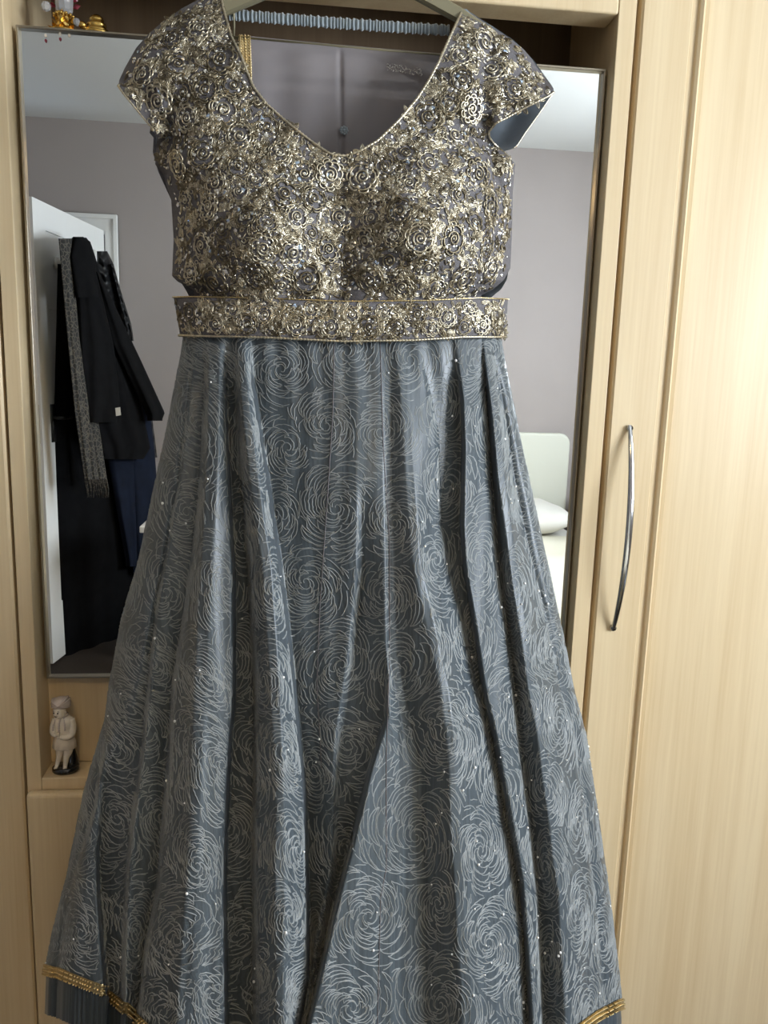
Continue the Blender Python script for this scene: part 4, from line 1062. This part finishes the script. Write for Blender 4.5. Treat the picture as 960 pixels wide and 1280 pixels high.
coat_ = garment('coat', 'black hooded coat with wide sleeve and small white tag', 'coat', (105, 300), [
    ('body', 'black', dict(L_=[(297, 90), (310, 84), (340, 88), (420, 100), (530, 108), (576, 128)], R_=[(297, 108), (305, 114), (330, 122), (400, 140), (480, 172), (560, 188), (576, 178)], Yf=[(297, 2.48), (576, 2.42)], th=.12, nfold=3, ph=2, y0=297, y1=574)),
    ('sleeve', 'black', dict(L_=[(340, 118), (430, 140), (520, 184)], R_=[(340, 124), (400, 152), (450, 176), (516, 206), (524, 203)], Yf=[(340, 2.42), (524, 2.36)], th=.10, nfold=1.5, ph=.5, y0=340, y1=526)),
    ('front_flap', 'black', dict(L_=[(330, 96), (430, 100), (527, 103)], R_=[(330, 118), (430, 142), (500, 150), (530, 146)], Yf=[(330, 2.38), (530, 2.32)], th=.08, nfold=2, y0=330, y1=528)),
    ('hood', 'black', dict(L_=[(296, 91), (320, 86), (370, 94)], R_=[(296, 104), (302, 113), (320, 118), (370, 124)], Yf=[(296, 2.40), (370, 2.36)], th=.12, nfold=1, y0=296, y1=372))])
def label_(b):
    V = [PM(x, y, 2.50) for x, y in ((144, 510), (150, 509), (151, 519), (145, 520))]; V2_ = [v-np.array([0, .003, 0]) for v in V]
    b.add(V+V2_, [(0, 1, 2, 3), (4, 5, 6, 7), (0, 1, 5, 4), (1, 2, 6, 5), (2, 3, 7, 6), (3, 0, 4, 7)])
tag(one('fabric_tag', label_, M['linen'], coat_), label='small white fabric tag')
sp = garment('patterned_scarf', 'long spotted brown and black fringed scarf draped over the open door', 'scarf', (85, 300), [
    ('length', 'spotted', dict(L_=[(298, 73), (320, 75), (420, 84), (520, 94), (600, 106)], R_=[(298, 90), (350, 93), (420, 99), (520, 113), (600, 124)], Yf=[(298, 2.38), (600, 2.28)], th=.03, amp=.006, nfold=2, y0=298, y1=600)),
    ('length', 'spotted', dict(L_=[(520, 108), (600, 122)], R_=[(520, 122), (600, 134)], Yf=[(520, 2.36), (600, 2.34)], th=.02, amp=.005, nfold=1.5, y0=520, y1=602))])
def fringe(b):
    for k in range(13):
        x = 106+27*k/12; q0 = PM(x, 599, 2.41); q1 = PM(x+2+RNG.uniform(-1, 1), 611, 2.405); q2 = PM(x+3+RNG.uniform(-1.5, 1.5), 622, 2.41)
        b.tube([q0, q1, q2], [.003, .003, .002], 5)
one('fringe', fringe, M['spotted'], sp, True)

# bed
BX0, BX1, BY0, BY1 = 0.12, 1.50, RY0+.10, -1.05
bed = thing('bed', 'bed with tall cream rounded headboard and pale quilt reflected in the mirror', 'bed', ((BX0+BX1)/2, (BY0+BY1)/2, 0))
def headb(b):
    import bmesh
    r_ = .06; zt = .985; o = [(BX0, FZ)]; n = 8
    o += [(BX0+r_-r_*math.cos(a), zt-r_+r_*math.sin(a)) for a in np.linspace(0, math.pi/2, n)]
    o += [(BX1-r_+r_*math.sin(a), zt-r_+r_*math.cos(a)) for a in np.linspace(0, math.pi/2, n)]+[(BX1, FZ)]
    bm = bmesh.new(); vs = [bm.verts.new((x, RY0+.02, z)) for x, z in o]; f_ = bm.faces.new(vs)
    e = bmesh.ops.extrude_face_region(bm, geom=[f_]); bmesh.ops.translate(bm, verts=[v for v in e['geom'] if isinstance(v, bmesh.types.BMVert)], vec=(0, .07, 0))
    bmesh.ops.bevel(bm, geom=[ed for ed in bm.edges if abs(ed.verts[0].co.y-ed.verts[1].co.y) < 1e-5], offset=.012, segments=3, profile=.5, affect='EDGES')
    bmesh.ops.triangulate(bm, faces=bm.faces[:]); bm.verts.index_update()
    b.add([v.co[:] for v in bm.verts], None, [[v.index for v in f.verts] for f in bm.faces]); bm.free()
one('headboard', headb, M['cream'], bed)
one('bed_base', lambda b: b.box(BX0, BX1, BY0, BY1, FZ, .26, .02), M['cream'], bed)
one('mattress', lambda b: b.box(BX0+.005, BX1-.005, BY0, BY1, .26, .46, .05), M['linen'], bed, True)
nn_ = 60; gx, gy = np.meshgrid(np.linspace(-.01, 1.01, nn_), np.linspace(0, 1, 90))
qx_ = BX0+(BX1-BX0)*gx; qy_ = BY0+.30+(BY1+.012-BY0-.30)*gy
qz_ = .475+.008*np.sin(gx*19+gy*7)+.006*np.sin(gy*31+gx*5)
e_ = np.minimum(np.minimum(gx+.01, 1.01-gx)*14, (1-gy)*18); qz_ -= np.clip(1-e_, 0, 1)**2*.16
mesh_np('quilt', np.stack([qx_, qy_, qz_], -1).reshape(-1, 3), grid_quads(90, nn_), M['duvet'], bed)
for (xa, xb, lab) in ((BX0+.06, BX0+.64, 'white pillow at the left of the cream headboard, behind the skirt'), (BX0+.72, BX1-.06, 'white pillow leaning on the headboard at the mirror right edge')):
    def pil(b):
        import bmesh
        bm = bmesh.new(); bmesh.ops.create_uvsphere(bm, u_segments=32, v_segments=16, radius=1)
        for v in bm.verts:
            x, y, z = v.co; q = 1/max(1e-6, (abs(x)**3.2+abs(y)**3.2)**(1/3.2)+0*z) if False else 1
            sx_ = math.copysign(abs(x)**.6, x); sy_ = math.copysign(abs(y)**.6, y)
            yy = sy_*.20; zz = z*.075*(1-.25*abs(sx_)**4)+.004*math.sin(9*x+4*y)
            v.co = ((xa+xb)/2+sx_*(xb-xa)/2, BY0+.20+yy, .555+zz+.10*(-yy)*.9)
        bm.verts.index_update()
        b.add([v.co[:] for v in bm.verts], [[v.index for v in f.verts] for f in bm.faces if len(f.verts) == 4], [[v.index for v in f.verts] for f in bm.faces if len(f.verts) == 3]); bm.free()
    pw = thing('pillow', lab, 'pillow', ((xa+xb)/2, BY0+.2, .5), 'bed pillows'); one('pillow_cover', pil, M['linen'], pw, True)
ns = thing('bedside_table', 'dark bedside table beside the cream headboard at the mirror edge', 'table', (1.76, RY0+.22, 0))
one('cabinet', lambda b: b.box(1.54, 1.96, RY0+.02, RY0+.40, FZ, .56, .006), M['wood_dark'], ns)
one('drawer', lambda b: b.box(1.56, 1.94, RY0+.40, RY0+.415, .34, .54, .003), M['wood_dark'], ns)
one('drawer', lambda b: b.box(1.56, 1.94, RY0+.40, RY0+.415, .08, .32, .003), M['wood_dark'], ns)
cl = thing('clock', 'small dark grey box clock on the bedside table', 'clock', (1.60, RY0+.2, .56))
one('case', lambda b: b.box(1.55, 1.66, RY0+.16, RY0+.24, .56, .68, .01), M['dark_metal'], cl)
# white stool-table whose corner shows left of the skirt in the mirror
c_ = PM(np.array(174.), np.array(658.), 2.30)
st2 = thing('side_table', 'white side table whose top corner peeps out left of the skirt', 'table', (float(c_[0])+.19, float(c_[1])-.17, 0))
zt = float(c_[2])
one('table_top', lambda b: b.box(c_[0], c_[0]+.38, c_[1]-.26, c_[1], zt-.03, zt, .005), M['white_paint'], st2)
for dx in (.03, .32):
    for dy in (-.24, -.05): one('leg', lambda b: b.box(c_[0]+dx, c_[0]+dx+.03, c_[1]+dy, c_[1]+dy+.03, FZ, zt-.03), M['white_paint'], st2)
# added fixture around the warm fill light, out of view: cord and shade
pd = thing('added_fill_lamp', 'added fill lamp with small cream drum shade, hanging unseen behind the camera', 'lamp', (-0.12, -1.62, RH))
one('cord', lambda b: b.tube([(-.12, -1.62, RH), (-.12, -1.62, 2.12)], .003, 6), M['dark_metal'], pd, True)
one('lamp_shade', lambda b: b.lathe((-.12, -1.62, 2.02), [(.13, -.10), (.105, .10), (.02, .105)], 28), M['linen'], pd, True)
